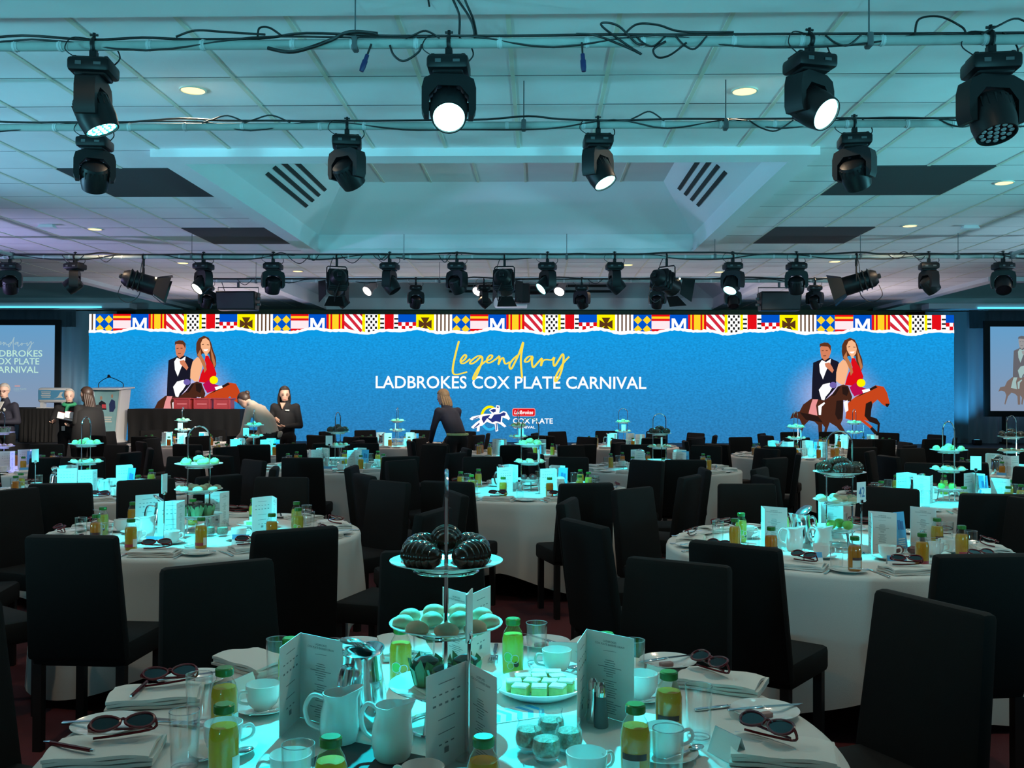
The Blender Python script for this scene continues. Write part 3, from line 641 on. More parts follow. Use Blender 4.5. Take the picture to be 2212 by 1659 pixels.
CM = {'suit': 'projgrey', 'shirt': 'projmint', 'man_face': 'projface', 'man_hair': 'projgrey', 'woman_hair': 'projbrown', 'woman_arm': 'projface', 'dress': 'projred', 'woman_face': 'projface', 'bay_horse': 'projbrown', 'dark_horse': 'projbrown', 'saddle_cloth': 'projmint', 'rider': 'projmint'}
for nm, mm, lv, polys in ART: layer('screen_' + nm, polys, CM[nm], -0.003 - 0.0015 * lv, scr2, fr, 0)
# the wall, screens and strips light the hall by their own emission
# ================================================================== lighting pipes
PIPES = [(4.69, -6.4, 5.4, 3.31, 'first'), (6.12, -7.2, 6.2, 3.31, 'second'), (11.9, -7.6, 6.6, 3.315, 'third'), (14.3, -5.2, 4.6, 3.305, 'fourth')]
ROWN = {0: 'scaffold pipe over the numbered tables', 1: 'second scaffold pipe before the big coffer', 2: 'long scaffold pipe beyond the big coffer', 3: 'short scaffold pipe nearest the video wall'}
tie = MB(); tie.tube([(0, 0.027 * math.cos(a), 0.027 * math.sin(a)) for a in [i * 2 * math.pi / 12 for i in range(12)]], 0.003, 5, closed=True)
tie.lathe([(0.0255, -0.012), (0.0262, -0.012), (0.0262, 0.012), (0.0255, 0.012)], 14, Matrix.Rotation(math.pi / 2, 4, 'Y')); tie_me = tie.mesh('cable_tie', 'tie')
hang = MB(); hang.cyl((0, 0, 0.02), (0, 0, CEIL - 3.31), 0.004, n=6); hang.cbox((0, 0, 0.0), (0.03, 0.06, 0.07), 0.006, 1); hang_me = hang.mesh('hanger', 'fixturetrim')
cable_n = 0
def cable(pts, r, lab, grp, k=6, n=6, material='cable', name='cable'):
    b = MB(); b.tube(crom(pts, k), r, n); return tag(link(name, b.mesh('cable', material, 60)), lab, 'cable', grp)
CABLE_AX = {}
for i, (y, x0, x1, z, nm) in enumerate(PIPES):
    rnd = random.Random(20 + i)
    root = tag(link('scaffold_pipe', None, None, (0, y, z)), 'grey steel ' + ROWN[i], 'pipe')
    b = MB(); b.tube([(x0, 0, 0), ((x0 + x1) / 2, 0, 0), (x1, 0, 0)], 0.024, 16); link('tube', b.mesh('tube', 'pipe'), root)
    x = x0 + 0.3
    while x < x1:
        o = link('cable_tie', tie_me, root, (x, 0, 0)); o.rotation_euler = (rnd.uniform(0, 6), 0, rnd.uniform(-0.15, 0.15)); x += rnd.uniform(0.22, 0.55)
    for x in ([-0.92, 1.62, -5.0, 4.2] if i == 0 else [-0.1, 1.2, -4.4, 4.8] if i == 1 else [-6.9, -4.4, -1.7, 0.35, 2.2, 4.0, 5.2] if i == 2 else [-4.3, -1.5, 1.2, 3.9]):
        link('hanger', hang_me, root, (x, 0, 0))
    # cable run along the top
    pts = []; x = x0
    while x < x1:
        pts.append((x, y - 0.004 + rnd.uniform(-0.012, 0.012), z + 0.03 + rnd.uniform(0, 0.008) + (0.02 if rnd.random() < 0.15 else 0))); x += rnd.uniform(0.18, 0.42)
    cable(pts, 0.0065 if i < 2 else 0.011, 'black power cable run tied along the top of ' + ROWN[i], 'cable runs', 4)
    pts = []; x = x0 + 0.2
    while x < x1:
        zz = -0.03 if rnd.random() < 0.4 else 0.028
        pts.append((x, y - 0.018 + rnd.uniform(-0.008, 0.008), z + zz)); x += rnd.uniform(0.25, 0.6)
    cable(pts, 0.005 if i < 2 else 0.008, 'thin black signal cable winding round ' + ROWN[i], 'cable runs', 4)
    for q in range(5 if i < 2 else 12 if i == 2 else 6):
        xx = rnd.uniform(max(x0, -0.52 * y), min(x1, 0.48 * y)); w = rnd.uniform(0.12, 0.3); d = rnd.uniform(0.03, 0.09) * (1 if rnd.random() < .6 else -1)
        cable([(xx, y - 0.02, z + 0.02), (xx + w * 0.25, y - 0.035, z - d * 0.6), (xx + w * 0.6, y - 0.035, z - d), (xx + w, y - 0.02, z + 0.02)], 0.005, 'short loop of black cable drooping from ' + ROWN[i], 'cable loops on ' + ROWN[i], 5)
for x_, lb_ in ((5.86, 'curtain'), (-6.72, 'lectern')):
    root = tag(link('scaffold_pipe', None, None, (x_, 0, 3.345)), 'grey steel scaffold pipe crossing over the %s end of the long pipe' % lb_, 'pipe')
    b = MB(); b.tube([(0, 8.0, 0), (0, 10, 0), (0, 12.1, 0)], 0.024, 16); link('tube', b.mesh('tube', 'pipe'), root)
    b = MB(); b.cbox((0, 11.9, -0.015), (0.07, 0.07, 0.09), 0.012, 1); link('coupler', b.mesh('coupler', 'fixturetrim'), root)
# named loops of the nearest pipe (photo detail)
Z1, Y1P = 3.31, 4.69
def near(px0, pts, lab, r=0.0055): return cable([(px0 + x, Y1P - 0.035 - 0.002 * i, Z1 + z) for i, (x, z) in enumerate(pts)], r, lab, None, 7)
near(0.33, [(-0.15, 0.03), (-0.05, 0.02), (0.1, -0.04), (0.17, -0.075), (0.1, -0.03), (-0.02, 0.06), (-0.01, 0.08), (0.06, 0.06), (0.14, -0.02), (0.18, -0.03)], 'tangled black cable coil hanging on the pipe over the numbered table')
near(0.5, [(-0.08, 0.03), (-0.02, 0.075), (0.08, 0.07), (0.2, 0.035), (0.45, 0.03)], 'black cable arching off the tangled coil over the pipe')
near(0.62, [(0.0, -0.01), (-0.06, -0.05), (-0.04, -0.09), (0.02, -0.08), (0.1, -0.02)], 'small teardrop loop of black cable beside the tangled coil')
near(-1.1, [(-0.25, -0.03), (-0.12, -0.05), (0.05, 0.0), (0.16, 0.045), (0.3, 0.035)], 'pair of black cables crossing the pipe in front of the coffer', 0.009)
near(-0.72, [(-0.02, -0.02), (0.0, -0.07), (0.05, -0.1), (0.12, -0.06), (0.14, -0.02)], 'black cable bight hanging below the pipe by the blue plug')
near(-1.66, [(-0.15, 0.03), (-0.05, 0.06), (0.1, 0.05), (0.3, 0.035)], 'black cable lifting off the pipe beside the side-facing lamp')
near(-1.3, [(-0.1, 0.03), (-0.09, 0.07), (-0.04, 0.07), (0.02, 0.03)], 'small upright cable loop standing on the pipe')
near(1.95, [(-0.12, 0.02), (-0.1, 0.09), (0.0, 0.1), (0.1, 0.05), (0.12, 0.02)], 'cable loop rising beside the dark moving head at the pipe end')
plug = MB(); plug.lathe([(0.0001, 0.0), (0.010, 0.002), (0.011, 0.03), (0.014, 0.035), (0.014, 0.07), (0.011, 0.09), (0.0001, 0.092)], 10)
pl_me = plug.mesh('body', 'plugblue')
for (x, z, tilt, lab) in [(-0.86 + 0.02, -0.03, 20, 'blue cable connector dangling tilted from the pipe'), (0.21, -0.03, -4, 'blue cable connector hanging straight below the pipe')]:
    root = tag(link('cable_connector', None, None, (x, Y1P - 0.03, Z1 + z), (0, R(180 + tilt), 0)), lab, 'connector')
    c = MB(); c.cyl((0, 0, -0.02), (0, 0, 0.04), 0.005, n=6); link('lead', c.mesh('lead', 'cable'), root); link('body', pl_me, root, (0, 0, 0.035))
for k, pts in enumerate([[(-0.40, 4.70, 3.36), (-0.40, 4.69, 3.45), (-0.43, 4.66, 3.52), (-0.47, 4.6, 3.59)], [(-0.32, 4.70, 3.33), (-0.34, 4.68, 3.42), (-0.42, 4.64, 3.53), (-0.5, 4.58, 3.6)], [(-0.31, 4.7, 3.33), (-0.33, 4.69, 3.43), (-0.37, 4.66, 3.52), (-0.38, 4.6, 3.6)]]):
    cable(pts, 0.006, 'black cable dropping from the ceiling to the front-facing moving head', 'cable drops above the bright moving head')
cable([(-0.56, 4.72, 3.6), (-0.56, 4.71, 3.56), (-0.55, 4.7, 3.50)], 0.005, 'short loose cable end hanging from the ceiling edge', None)
# ================================================================== moving heads
def build_head(lit):
    P = {}
    b = MB(); b.tube([(0.0, 0.033 * math.cos(a), 0.033 * math.sin(a)) for a in [i * 2 * math.pi / 14 for i in range(14)]], 0.011, 6, closed=True)
    b.cbox((0, 0, -0.05), (0.034, 0.05, 0.05), 0.005, 1); b.cyl((0, 0, 0.03), (0, 0, 0.065), 0.008, n=8); b.cyl((-0.02, 0, 0.055), (0.02, 0, 0.055), 0.006, n=6)
    P['clamp'] = b.mesh('clamp', 'fixture')
    b = MB(); b.cbox((0, 0, -0.118), (0.205, 0.19, 0.07), 0.018, 2); b.cbox((0, 0, -0.078), (0.16, 0.1, 0.022), 0.006, 1)
    b.cbox((0, 0, -0.158), (0.15, 0.14, 0.02), 0.006, 1)
    for s in (-1, 1): b.cbox((s * 0.075, 0, -0.078), (0.025, 0.12, 0.02), 0.006, 1)
    P['base'] = b.mesh('base', 'fixture')
    b = MB(); b.box((-0.045, -0.0965, -0.118), (0.028, 0.004, 0.018)); b.box((0.045, -0.0965, -0.118), (0.034, 0.004, 0.014)); P['display'] = b.mesh('display', 'sticker', 0)
    # yoke : outline in x,z with the octagonal arch cut out
    W_, T = 0.134, 0.036
    out = [(-0.075, -0.168), (0.075, -0.168), (W_ - 0.012, -0.19), (W_, -0.235), (W_, -0.34), (W_ - 0.012, -0.372), (W_ - T, -0.372), (W_ - T, -0.275), (0.055, -0.225), (-0.055, -0.225), (-W_ + T, -0.275), (-W_ + T, -0.372), (-W_ + 0.012, -0.372), (-W_, -0.34), (-W_, -0.235), (-W_ + 0.012, -0.19)]
    b = MB(); b.prism(out, -0.05, 0.05); y_ = b.mesh('yoke', 'fixture', 30)
    bm = bmesh.new(); bm.from_mesh(y_); bmesh.ops.triangulate(bm, faces=[f for f in bm.faces if len(f.verts) > 4], ngon_method='EAR_CLIP'); bm.to_mesh(y_); bm.free(); fixn(y_); P['yoke'] = y_
    # head: axis along -z (beam), pivot at origin
    b = MB(); b.lathe([(0.0001, 0.075), (0.055, 0.072), (0.083, 0.055), (0.093, 0.02), (0.094, -0.06), (0.088, -0.095), (0.084, -0.118), (0.078, -0.118), (0.078, -0.108), (0.0001, -0.106)], 32)
    for i in range(20):
        a = i * 2 * math.pi / 20; b.box((0.09 * math.cos(a), 0.09 * math.sin(a), 0.012), (0.012, 0.006, 0.05), Matrix.Rotation(0, 4, 'Z'))
    b.cyl((-0.1, 0, 0), (0.1, 0, 0), 0.022, n=12)
    P['head'] = b.mesh('head', 'fixture')
    lm = 'lampcyan' if lit == 2 else ('lampdim' if lit == 1 else 'lampwhite' if lit == 3 else 'lensdark')
    b = MB(); b.lathe([(0.0001, -0.1085), (0.077, -0.1085), (0.077, -0.106)], 28); P['lens'] = b.mesh('lens', lm)
    leds = []
    for k, (rr, nn) in enumerate(((0, 1), (0.031, 6), (0.06, 12))):
        for i in range(nn):
            a = i * 2 * math.pi / max(nn, 1); b = MB(); b.lathe([(0.0001, -0.1125), (0.010, -0.1115), (0.012, -0.1085)], 8, c=(rr * math.cos(a), rr * math.sin(a), 0)); leds.append(b)
    P['led'] = [q.mesh('led', 'lampcyan' if lit in (1, 2) else 'lampwhite' if lit == 3 else 'ledoff') for q in leds]
    return P
HEADS = {k: build_head(k) for k in (0, 1, 2, 3)}
cab = MB(); cab.tube(crom([(0.09, 0.02, -0.09), (0.12, 0.02, -0.05), (0.10, 0.02, 0.0), (0.05, 0.0, 0.03)], 5), 0.004, 5); cab_me = cab.mesh('power_lead', 'cable')
cab = MB(); cab.tube(crom([(-0.08, -0.02, -0.07), (-0.13, -0.03, -0.03), (-0.10, -0.02, 0.03), (-0.02, 0, 0.035)], 5), 0.003, 5); cab2_me = cab.mesh('safety_wire', 'cable')
def moving_head(x, pipe, target, lit, label, sc=1.0, group=None, leds=False, yaw=0, beam=None, half=12, watts=1.0, aim=None):
    y, _, _, z, _ = PIPES[pipe]
    root = tag(link('moving_head_light', None, None, (x, y, z), (0, 0, R(yaw)), sc), label, 'stage light', group)
    P = HEADS[lit]
    for k in ('clamp',): link(k, P[k], root)
    bs = link('base', P['base'], root); link('display', P['display'], bs)
    link('power_lead', cab_me, root); link('safety_wire', cab2_me, root)
    piv = Vector((x, y, z - 0.318 * sc)); d = (Vector(target) - piv).normalized()
    pan = math.atan2(d.y, d.x) - math.pi / 2 - R(yaw)     # yoke arms lie across the beam
    yk = link('yoke', P['yoke'], root, (0, 0, 0), (0, 0, pan))
    tilt = math.acos(max(-1, min(1, -d.z)))
    hd = link('head', P['head'], root, (0, 0, -0.318))
    hd.rotation_euler = (Matrix.Rotation(pan, 3, 'Z') @ Matrix.Rotation(tilt, 3, 'X')).to_euler()
    link('lens', P['lens'], hd)
    if leds:
        for q in P['led']: link('led', q, hd)
    if beam: spot('moving_head_beam', piv + d * 0.135 * sc, aim or target, SPOT_W * watts, beam, half, 0.5, 0.05)
    return root
TB = {'T0': (-0.21, 2.22), 'L2': (-1.95, 5.5), 'R2': (1.61, 5.19), 'A3': (-3.71, 7.8), 'B3': (-0.09, 8.1), 'C3': (3.2, 7.5),
      'A4': (-5.8, 10.1), 'B4': (-2.27, 10.7), 'C4': (1.36, 10.7), 'D4': (5.11, 10.2), 'A5': (-3.95, 13.1), 'B5': (-0.28, 13.3), 'C5': (3.55, 13.2),
      'A6': (-5.80, 15.35), 'B6': (-2.32, 15.6), 'C6': (1.39, 15.6), 'D6': (5.14, 15.6)}
tt = lambda k, dx=0, dy=0: (TB[k][0] + dx, TB[k][1] + dy, 0.8)
G1, G2, G3, G4 = [('moving head lights on the ' + ROWN[i]) for i in range(4)]
moving_head(-2.24, 0, (-1.35, 4.80, 0.8), 1, 'black moving head light seen side-on, cyan lens aimed straight down', 1.0, G1, True, 8, CYAN, 13, 0.6, tt('L2', 0, -0.1))
moving_head(-0.45, 0, tt('T0', 0.02, 0.1), 2, 'black moving head light glaring bright cyan at the slice table', 1.0, G1, True, 0, CYAN, 11, 1.05)
moving_head(1.33, 0, (3.3, 2.3, 0.8), 2, 'black moving head light with cyan lens turned toward the side aisle', 1.0, G1, True, 14, CYAN, 12, 1.0)
moving_head(2.21, 0, (2.35, 3.9, 0.8), 0, 'unlit moving head light at the pipe end with dark lens facing down', 1.12, G1, True, -6)
moving_head(-2.91, 1, tt('A3'), 0, 'dark moving head light tipped away toward the lectern-side tables', 0.95, G2, False, 6, CYAN, 11, 0.55)
moving_head(-1.25, 1, tt('B3'), 0, 'dark moving head light twisted toward the middle tables', 0.92, G2, False, 10, CYAN, 11, 0.55)
moving_head(0.38, 1, tt('R2', -0.1, 0.15), 2, 'moving head light with bright cyan lens aimed at the table numbered 42', 0.92, G2, True, 2, CYAN, 12, 0.8)
moving_head(2.02, 1, tt('C3'), 0, 'dark moving head light tipped away toward the curtain-side tables', 0.95, G2, False, -8, CYAN, 11, 0.55)
third = [(-6.74, (-7.4, 13.6, .8), 0, None, 'glossy unlit moving head light at the violet end of the long pipe'), (-5.9, (-8.6, 11.0, .8), 3, VIOLET, 'moving head light with white lens thrown sideways to the lectern wall'),
 (-4.25, tt('A4'), 3, VIOLET, 'moving head light with white oval lens aimed back at the violet table'), (-3.36, tt('A5'), 0, CYAN, 'dark moving head light with boxy head hanging beside the black loudspeaker'),
 (-1.88, (-0.2, 11.6, .6), 0, None, 'slim side-on moving head light left of the middle, head tipped to the stage centre'), (-1.03, tt('B5', .1, -.3), 1, CYAN, 'slim side-on moving head light with cyan dots at its lens'),
 (0.11, tt('B4'), 2, CYAN, 'moving head light with pale cyan oval lens beside the small spotlight'), (0.95, (3.2, 12.2, .6), 0, None, 'slim side-on moving head light with unlit pointed head'),
 (2.42, tt('C4'), 2, CYAN, 'moving head light with round white-cyan lens facing the hall'), (3.21, tt('C5'), 0, CYAN, 'dark square-headed moving head light above the hanging loudspeaker'),
 (4.84, (6.8, 12.3, .6), 0, None, 'slim side-on moving head light alone near the curtain side'), (5.75, tt('D4'), 0, CYAN, 'round-backed dark moving head light at the curtain end of the long pipe')]
for (x, tg, lit, beam, lab) in third: moving_head(x, 2, tg, lit, lab, 1.05, G3, False, random.uniform(-12, 12), beam, 10, 0.5)
fourth = [(-5.05, tt('A6'), 0, CYAN, 'small dark moving head light beneath the white oval lens lamp'), (-2.99, (-0.8, 14.8, .6), 0, None, 'small dark moving head light tucked under the barn-door spotlight'), (-1.86, tt('B6'), 0, CYAN, 'small upright dark moving head light beside the bright can lamp'),
 (-0.83, (1.4, 14.9, .5), 0, None, 'small side-on moving head light beside the ceiling projector'), (0.65, tt('C6'), 0, CYAN, 'small round moving head light hanging with wide yoke in the middle'), (1.78, tt('C6', .3), 1, None, 'small side-on moving head light with faint cyan lens'),
 (2.91, (2.95, 12.9, .6), 0, None, 'small dark moving head light directly beneath the round white-cyan lamp'), (4.13, tt('D6'), 0, CYAN, 'small slim moving head light beside the hanging loudspeaker')]
for (x, tg, lit, beam, lab) in fourth: moving_head(x, 3, tg, lit, lab, 0.93, G4, False, random.uniform(-12, 12), beam, 9, 0.5)
# ================================================================== barn-door spotlights
def fresnel(x, dirx, diry, lab, spark=False):
    y, _, _, z, _ = PIPES[2]
    a = math.atan2(diry, dirx)
    root = tag(link('barn_door_spotlight', None, None, (x, y, z), (0, 0, a)), lab, 'spotlight', 'barn-door spotlights on the long pipe')
    b = MB(); b.tube([(0.034 * math.sin(q), 0.0, 0.034 * math.cos(q)) for q in [i * 2 * math.pi / 12 for i in range(12)]], 0.011, 6, closed=True); b.cyl((0, 0, -0.03), (0, 0, -0.12), 0.016, n=10); link('clamp', b.mesh('clamp', 'fixture'), root, (0, 0, 0), (0, 0, -a + math.pi / 2))
    b = MB(); b.tube([(0, -0.125, -0.32), (0, -0.125, -0.14), (0, -0.11, -0.122), (0, 0.11, -0.122), (0, 0.125, -0.14), (0, 0.125, -0.32)], 0.008, 6); link('yoke', b.mesh('yoke', 'fixture', 60), root)
    M = Matrix.Translation((0, 0, -0.33)) @ Matrix.Rotation(R(16), 4, 'Y')
    b = MB(); L_ = Matrix.Rotation(R(90), 4, 'Y')
    b.lathe([(0.0001, -0.26), (0.075, -0.255), (0.11, -0.20), (0.115, -0.05), (0.12, 0.10), (0.12, 0.15), (0.105, 0.15), (0.105, 0.13), (0.0001, 0.128)], 14, M @ L_)
    for q in (-0.16, -0.1, -0.04): b.cbox((q, 0, 0.0), (0.03, 0.25, 0.245), 0.02, 1, M)
    b.cbox((-0.27, 0, 0.0), (0.05, 0.06, 0.06), 0.01, 1, M)
    link('body', b.mesh('body', 'fixture', 40), root)
    b = MB(); b.lathe([(0.0001, 0.131), (0.104, 0.131), (0.104, 0.129)], 16, M @ L_); link('lens', b.mesh('lens', 'ledoff'), root)
    for k in range(4):
        D = Matrix.Rotation(R(90 * k), 4, 'X')
        w = 0.1 if k % 2 else 0.085
        b = MB(); b.add([(0.15, -w, 0.118), (0.15, w, 0.118), (0.31, w * 1.5, 0.19), (0.31, -w * 1.5, 0.19), (0.152, -w, 0.122), (0.152, w, 0.122), (0.312, w * 1.5, 0.194), (0.312, -w * 1.5, 0.194)], [(0, 1, 2, 3), (7, 6, 5, 4), (0, 4, 5, 1), (1, 5, 6, 2), (2, 6, 7, 3), (3, 7, 4, 0)], M @ D)
        link('barn_door', b.mesh('barn_door', 'fixture', 0), root)
    b = MB(); b.tube(crom([(-0.26, 0, -0.36), (-0.3, 0.05, -0.5), (-0.18, 0.05, -0.58), (-0.05, 0.03, -0.48), (-0.05, 0.1, -0.3), (-0.03, 0.08, -0.1), (0, 0.03, 0.02)], 5), 0.005, 5); link('power_lead', b.mesh('power_lead', 'cable'), root)
    if spark:
        b = MB(); b.ell((0.155, -0.09, -0.27), (0.012, 0.012, 0.012), 8, 5); link('light_leak', b.mesh('light_leak', 'lampspark'), root)
fresnel(-5.02, 1, 0.35, 'black barn-door spotlight tilted toward the video wall beside the violet lamps', True)
fresnel(-2.55, -0.35, 1, 'black barn-door spotlight seen from behind, flaps folded to the lectern side')
fresnel(-0.43, 0.1, 1, 'black barn-door spotlight seen squarely from behind beside the projector')
fresnel(1.6, 0.75, 0.8, 'black barn-door spotlight with warm light showing between its flaps', True)
fresnel(3.95, -1, 0.35, 'black barn-door spotlight with round cable loop, pointing toward the screen centre', True)
for x, tx, ty, w_ in ((-5.02, -8.6, 16.5, 1500), (-2.55, -5.6, 16.5, 1300), (-0.43, -1.6, 15.5, 250), (1.6, 3.2, 18, 150), (3.95, 2.0, 18, 150)): spot('barn_door_beam', (x, 12.25, 2.92), (tx, ty, 1.25), w_, (1, 0.88, 0.74), 17, 0.7, 0.1)
# ================================================================== hanging loudspeakers
for (x, s, lab) in [(-4.57, 1, 'black loudspeaker box hung in a bracket on the lectern side'), (3.6, -1, 'black loudspeaker box hung in a bracket on the curtain side')]:
    z = PIPES[3][3]
    root = tag(link('hanging_loudspeaker', None, None, (x, 14.3, z)), lab, 'speaker')
    b = MB(); b.cbox((0, 0, -0.31), (0.60, 0.32, 0.28), 0.012, 1, verts=lambda c: (c.x * (1.0 if c.z > -0.31 else 0.97), c.y * (1 if c.z > -0.31 else 0.7), c.z)); link('cabinet', b.mesh('cabinet', 'fixture'), root)
    b = MB(); b.box((0, 0, 0), (0.56, 0.006, 0.23), Matrix.Translation((0, -0.139, -0.31)) @ Matrix.Rotation(R(10), 4, 'X')); link('grille', b.mesh('grille', 'stageblack', 0), root)
    b = MB(); b.tube([(-0.31, 0, -0.30), (-0.31, 0, -0.10), (0.31, 0, -0.10), (0.31, 0, -0.30)], 0.009, 6); b.cyl((0, 0, -0.10), (0, 0, -0.02), 0.02, n=10); link('bracket', b.mesh('bracket', 'fixturetrim'), root)
    for q in (-0.36, -0.27):
        b = MB(); b.cyl((s * 0.30, -0.02, q), (s * 0.35, -0.02, q), 0.022, n=10); link('knob', b.mesh('knob', 'fixturetrim'), root)
    b = MB(); b.tube(crom([(-s * 0.2, 0, -0.18), (-s * 0.22, -0.02, -0.10), (-s * 0.26, 0, 0.0)], 5), 0.006, 5); link('signal_lead', b.mesh('signal_lead', 'cable'), root)
# ================================================================== can lamps and projector in the far coffer
for (x, tx, lab) in [(-3.21, -6, 'grey can lamp with white lens pointing to the lectern side'), (-1.12, -3, 'grey can lamp with white lens beside the ceiling projector'), (0.42, -1.2, 'grey can lamp with white lens next to the cyan-lit moving head')]:
    root = tag(link('can_lamp', None, None, (x, 18.0, 3.62)), lab, 'spotlight', 'can lamps in the far coffer')
    d = (Vector((tx, 14.5, 0)) - Vector((x, 18, 3.5))).normalized(); Q = d.to_track_quat('-Z', 'Y').to_matrix().to_4x4()
    b = MB(); b.lathe([(0.0001, 0.16), (0.07, 0.155), (0.075, 0.02), (0.115, -0.09), (0.115, -0.11), (0.10, -0.11), (0.10, -0.10), (0.0001, -0.098)], 16, Q); link('can', b.mesh('can', 'fixturetrim'), root)
    b = MB(); b.lathe([(0.0001, -0.103), (0.099, -0.102), (0.099, -0.1)], 16, Q); link('lens', b.mesh('lens', 'lampwhite'), root)
    b = MB(); b.tube([(-0.12, 0, 0), (-0.12, 0, 0.2), (0.12, 0, 0.2), (0.12, 0, 0)], 0.008, 6); b.cyl((0, 0, 0.2), (0, 0, 0.68), 0.012, n=8); link('bracket', b.mesh('bracket', 'fixturetrim'), root)
    spot('can_beam', Vector((x, 18.0, 3.62)) + d * 0.13, (tx, 14.5, 0.5), 50, (1, 0.9, 0.78), 20, 0.6, 0.08)
root = tag(link('ceiling_projector', None, None, (-0.5, 17.0, 3.24)), 'white ceiling projector with vented side on a black pole', 'projector')
b = MB(); b.cbox((0, 0, 0), (0.58, 0.45, 0.15), 0.02, 2); link('housing', b.mesh('housing', 'whitepaint'), root)
b = MB()
for q in range(7): b.box((0.0 + 0.04 * q, -0.2265, 0), (0.018, 0.006, 0.09))
link('vent', b.mesh('vent', 'backing', 0), root)
b = MB(); b.cyl((0, 0, 0.075), (0, 0, 1.04), 0.025, n=10); b.box((0, 0, 0.09), (0.2, 0.2, 0.02)); link('pole', b.mesh('pole', 'fixturetrim'), root)
root = tag(link('camera_box', None, None, (-0.28, 16.6, 3.36)), 'black camera box with lens tube hung beside the projector', 'camera')
b = MB(); b.cbox((0, 0, 0), (0.26, 0.3, 0.34), 0.02, 1); link('housing', b.mesh('housing', 'fixture'), root)
b = MB(); b.cyl((0.1, 0, 0.07), (0.4, 0, 0.07), 0.085, n=14); link('lens_tube', b.mesh('lens_tube', 'fixture'), root)
b = MB(); b.cyl((0, 0, 0.17), (0, 0, 0.40), 0.02, n=8); link('pole', b.mesh('pole', 'fixturetrim'), root)
# ================================================================== chairs
b = MB(); b.cbox((0, 0.0, 0.425), (0.44, 0.42, 0.11), 0.022, 2, verts=lambda c: (c.x * (0.97 if c.y < 0 else 1.0), c.y, c.z)); ch_seat = b.mesh('seat', 'chair')
def bk(c):
    t = (c.z - 0.40) / 0.55
    return (c.x * (1.0 - 0.10 * t), c.y - 0.075 * t, c.z + (0.006 if c.y > -0.2 else 0) * t)
b = MB(); b.cbox((0, -0.20, 0.675), (0.445, 0.062, 0.55), 0.02, 2, verts=bk); ch_back = b.mesh('backrest', 'chair')
ch_legs = []
for sx in (-1, 1):
    for sy in (-1, 1):
        b = MB(); b.box((sx * 0.185, sy * 0.175 - (0.015 if sy < 0 else 0), 0.19), (0.038, 0.038, 0.38)); ch_legs.append(b.mesh('leg', 'leg', 0))
CHAIR = [('seat', ch_seat), ('backrest', ch_back)] + [('leg', l) for l in ch_legs]
# ================================================================== tablecloths and tables
def cloth(seed, r=0.9):
    rnd = random.Random(seed); n = 120; K = 11
    fold = [(rnd.uniform(0, 6.28), rnd.choice([5, 7, 9, 11, 13]), rnd.uniform(0.3, 1)) for _ in range(4)]
    vs = [(0, 0, TZ)]; fs = []
    prof = [(0.45, 0, 0), (0.80, 0, 0), (r - 0.02, 0, 0), (r, -0.004, 0), (r + 0.006, -0.02, 0.02)]
    for t in (0.12, 0.28, 0.45, 0.62, 0.8, 1.0): prof.append((r + 0.004 + 0.015 * t, -0.02 - 0.69 * t, t))
    for (rr, dz, t) in prof:
        for k in range(n):
            a = 2 * math.pi * k / n
            w = sum(am * math.sin(f * a + p) for p, f, am in fold) / 2.2
            w = max(-1, min(1, w * 1.5)); cr_ = abs(math.cos(2 * a)) ** 1.5; q = rr + (0.06 * w + 0.035 * (cr_ - 0.4)) * (t ** 0.7 if t > 0.03 else 0)
            vs.append((q * math.cos(a), q * math.sin(a), TZ + dz * (1 - 0.24 * (1 - cr_) * (t > 0.03))))
    for k in range(n): fs.append((0, 1 + k, 1 + (k + 1) % n))
    for i in range(len(prof) - 1):
        for k in range(n):
            q = (k + 1) % n; A = 1 + i * n; B = A + n; fs.append((A + k, B + k, B + q, A + q))
    b = MB(); b.add(vs, fs); return b.mesh('tablecloth', 'cloth', 60)
CLOTHS = [cloth(s) for s in (1, 2, 3, 4)]
b = MB(); b.lathe([(0.0001, 0.72), (0.87, 0.72), (0.87, 0.742), (0.0001, 0.742)], 40); tb_top = b.mesh('tabletop', 'tabletop')
b = MB(); b.cyl((0, 0, 0.03), (0, 0, 0.72), 0.05, n=12)
for i in range(4): b.box((0.25 * math.cos(i * 1.571), 0.25 * math.sin(i * 1.571), 0.015), (0.5 if i % 2 == 0 else 0.06, 0.06 if i % 2 == 0 else 0.5, 0.03))
tb_leg = b.mesh('pedestal', 'leg', 40)
TABLE = [('tabletop', tb_top), ('pedestal', tb_leg)]
# ================================================================== tableware
def lathe(name, prof, m, n=24, closed=False): b = MB(); b.lathe(prof, n, closed=closed); return b.mesh(name, m)
PLATE_P = [(0.0001, 0.004), (0.055, 0.003), (0.06, 0.0), (0.068, 0.0), (0.085, 0.008), (0.137, 0.020), (0.1375, 0.0225), (0.09, 0.0125), (0.075, 0.007), (0.0001, 0.007)]
sc_ = lambda P, s, h=None: [(r * s, z * (h or s)) for r, z in P]
plate_me = lathe('plate', PLATE_P, 'china', 40)
side_plate = lathe('side_plate', sc_(PLATE_P, 0.62, 0.7), 'china', 32)
saucer_me = lathe('saucer', sc_(PLATE_P, 0.55, 0.75), 'china', 28)
CUP_P = [(0.0001, 0.004), (0.022, 0.0), (0.024, 0.004), (0.036, 0.016), (0.0415, 0.035), (0.043, 0.064), (0.0415, 0.065), (0.0395, 0.036), (0.034, 0.019), (0.0001, 0.01)]
cup_me = lathe('bowl', CUP_P, 'china', 28)
b = MB(); b.tube(crom([(0.040, 0, 0.05), (0.058, 0, 0.055), (0.066, 0, 0.042), (0.06, 0, 0.028), (0.038, 0, 0.02)], 4), 0.004, 7); cup_h = b.mesh('handle', 'china')
CUP = [('bowl', cup_me), ('handle', cup_h)]
b = MB()
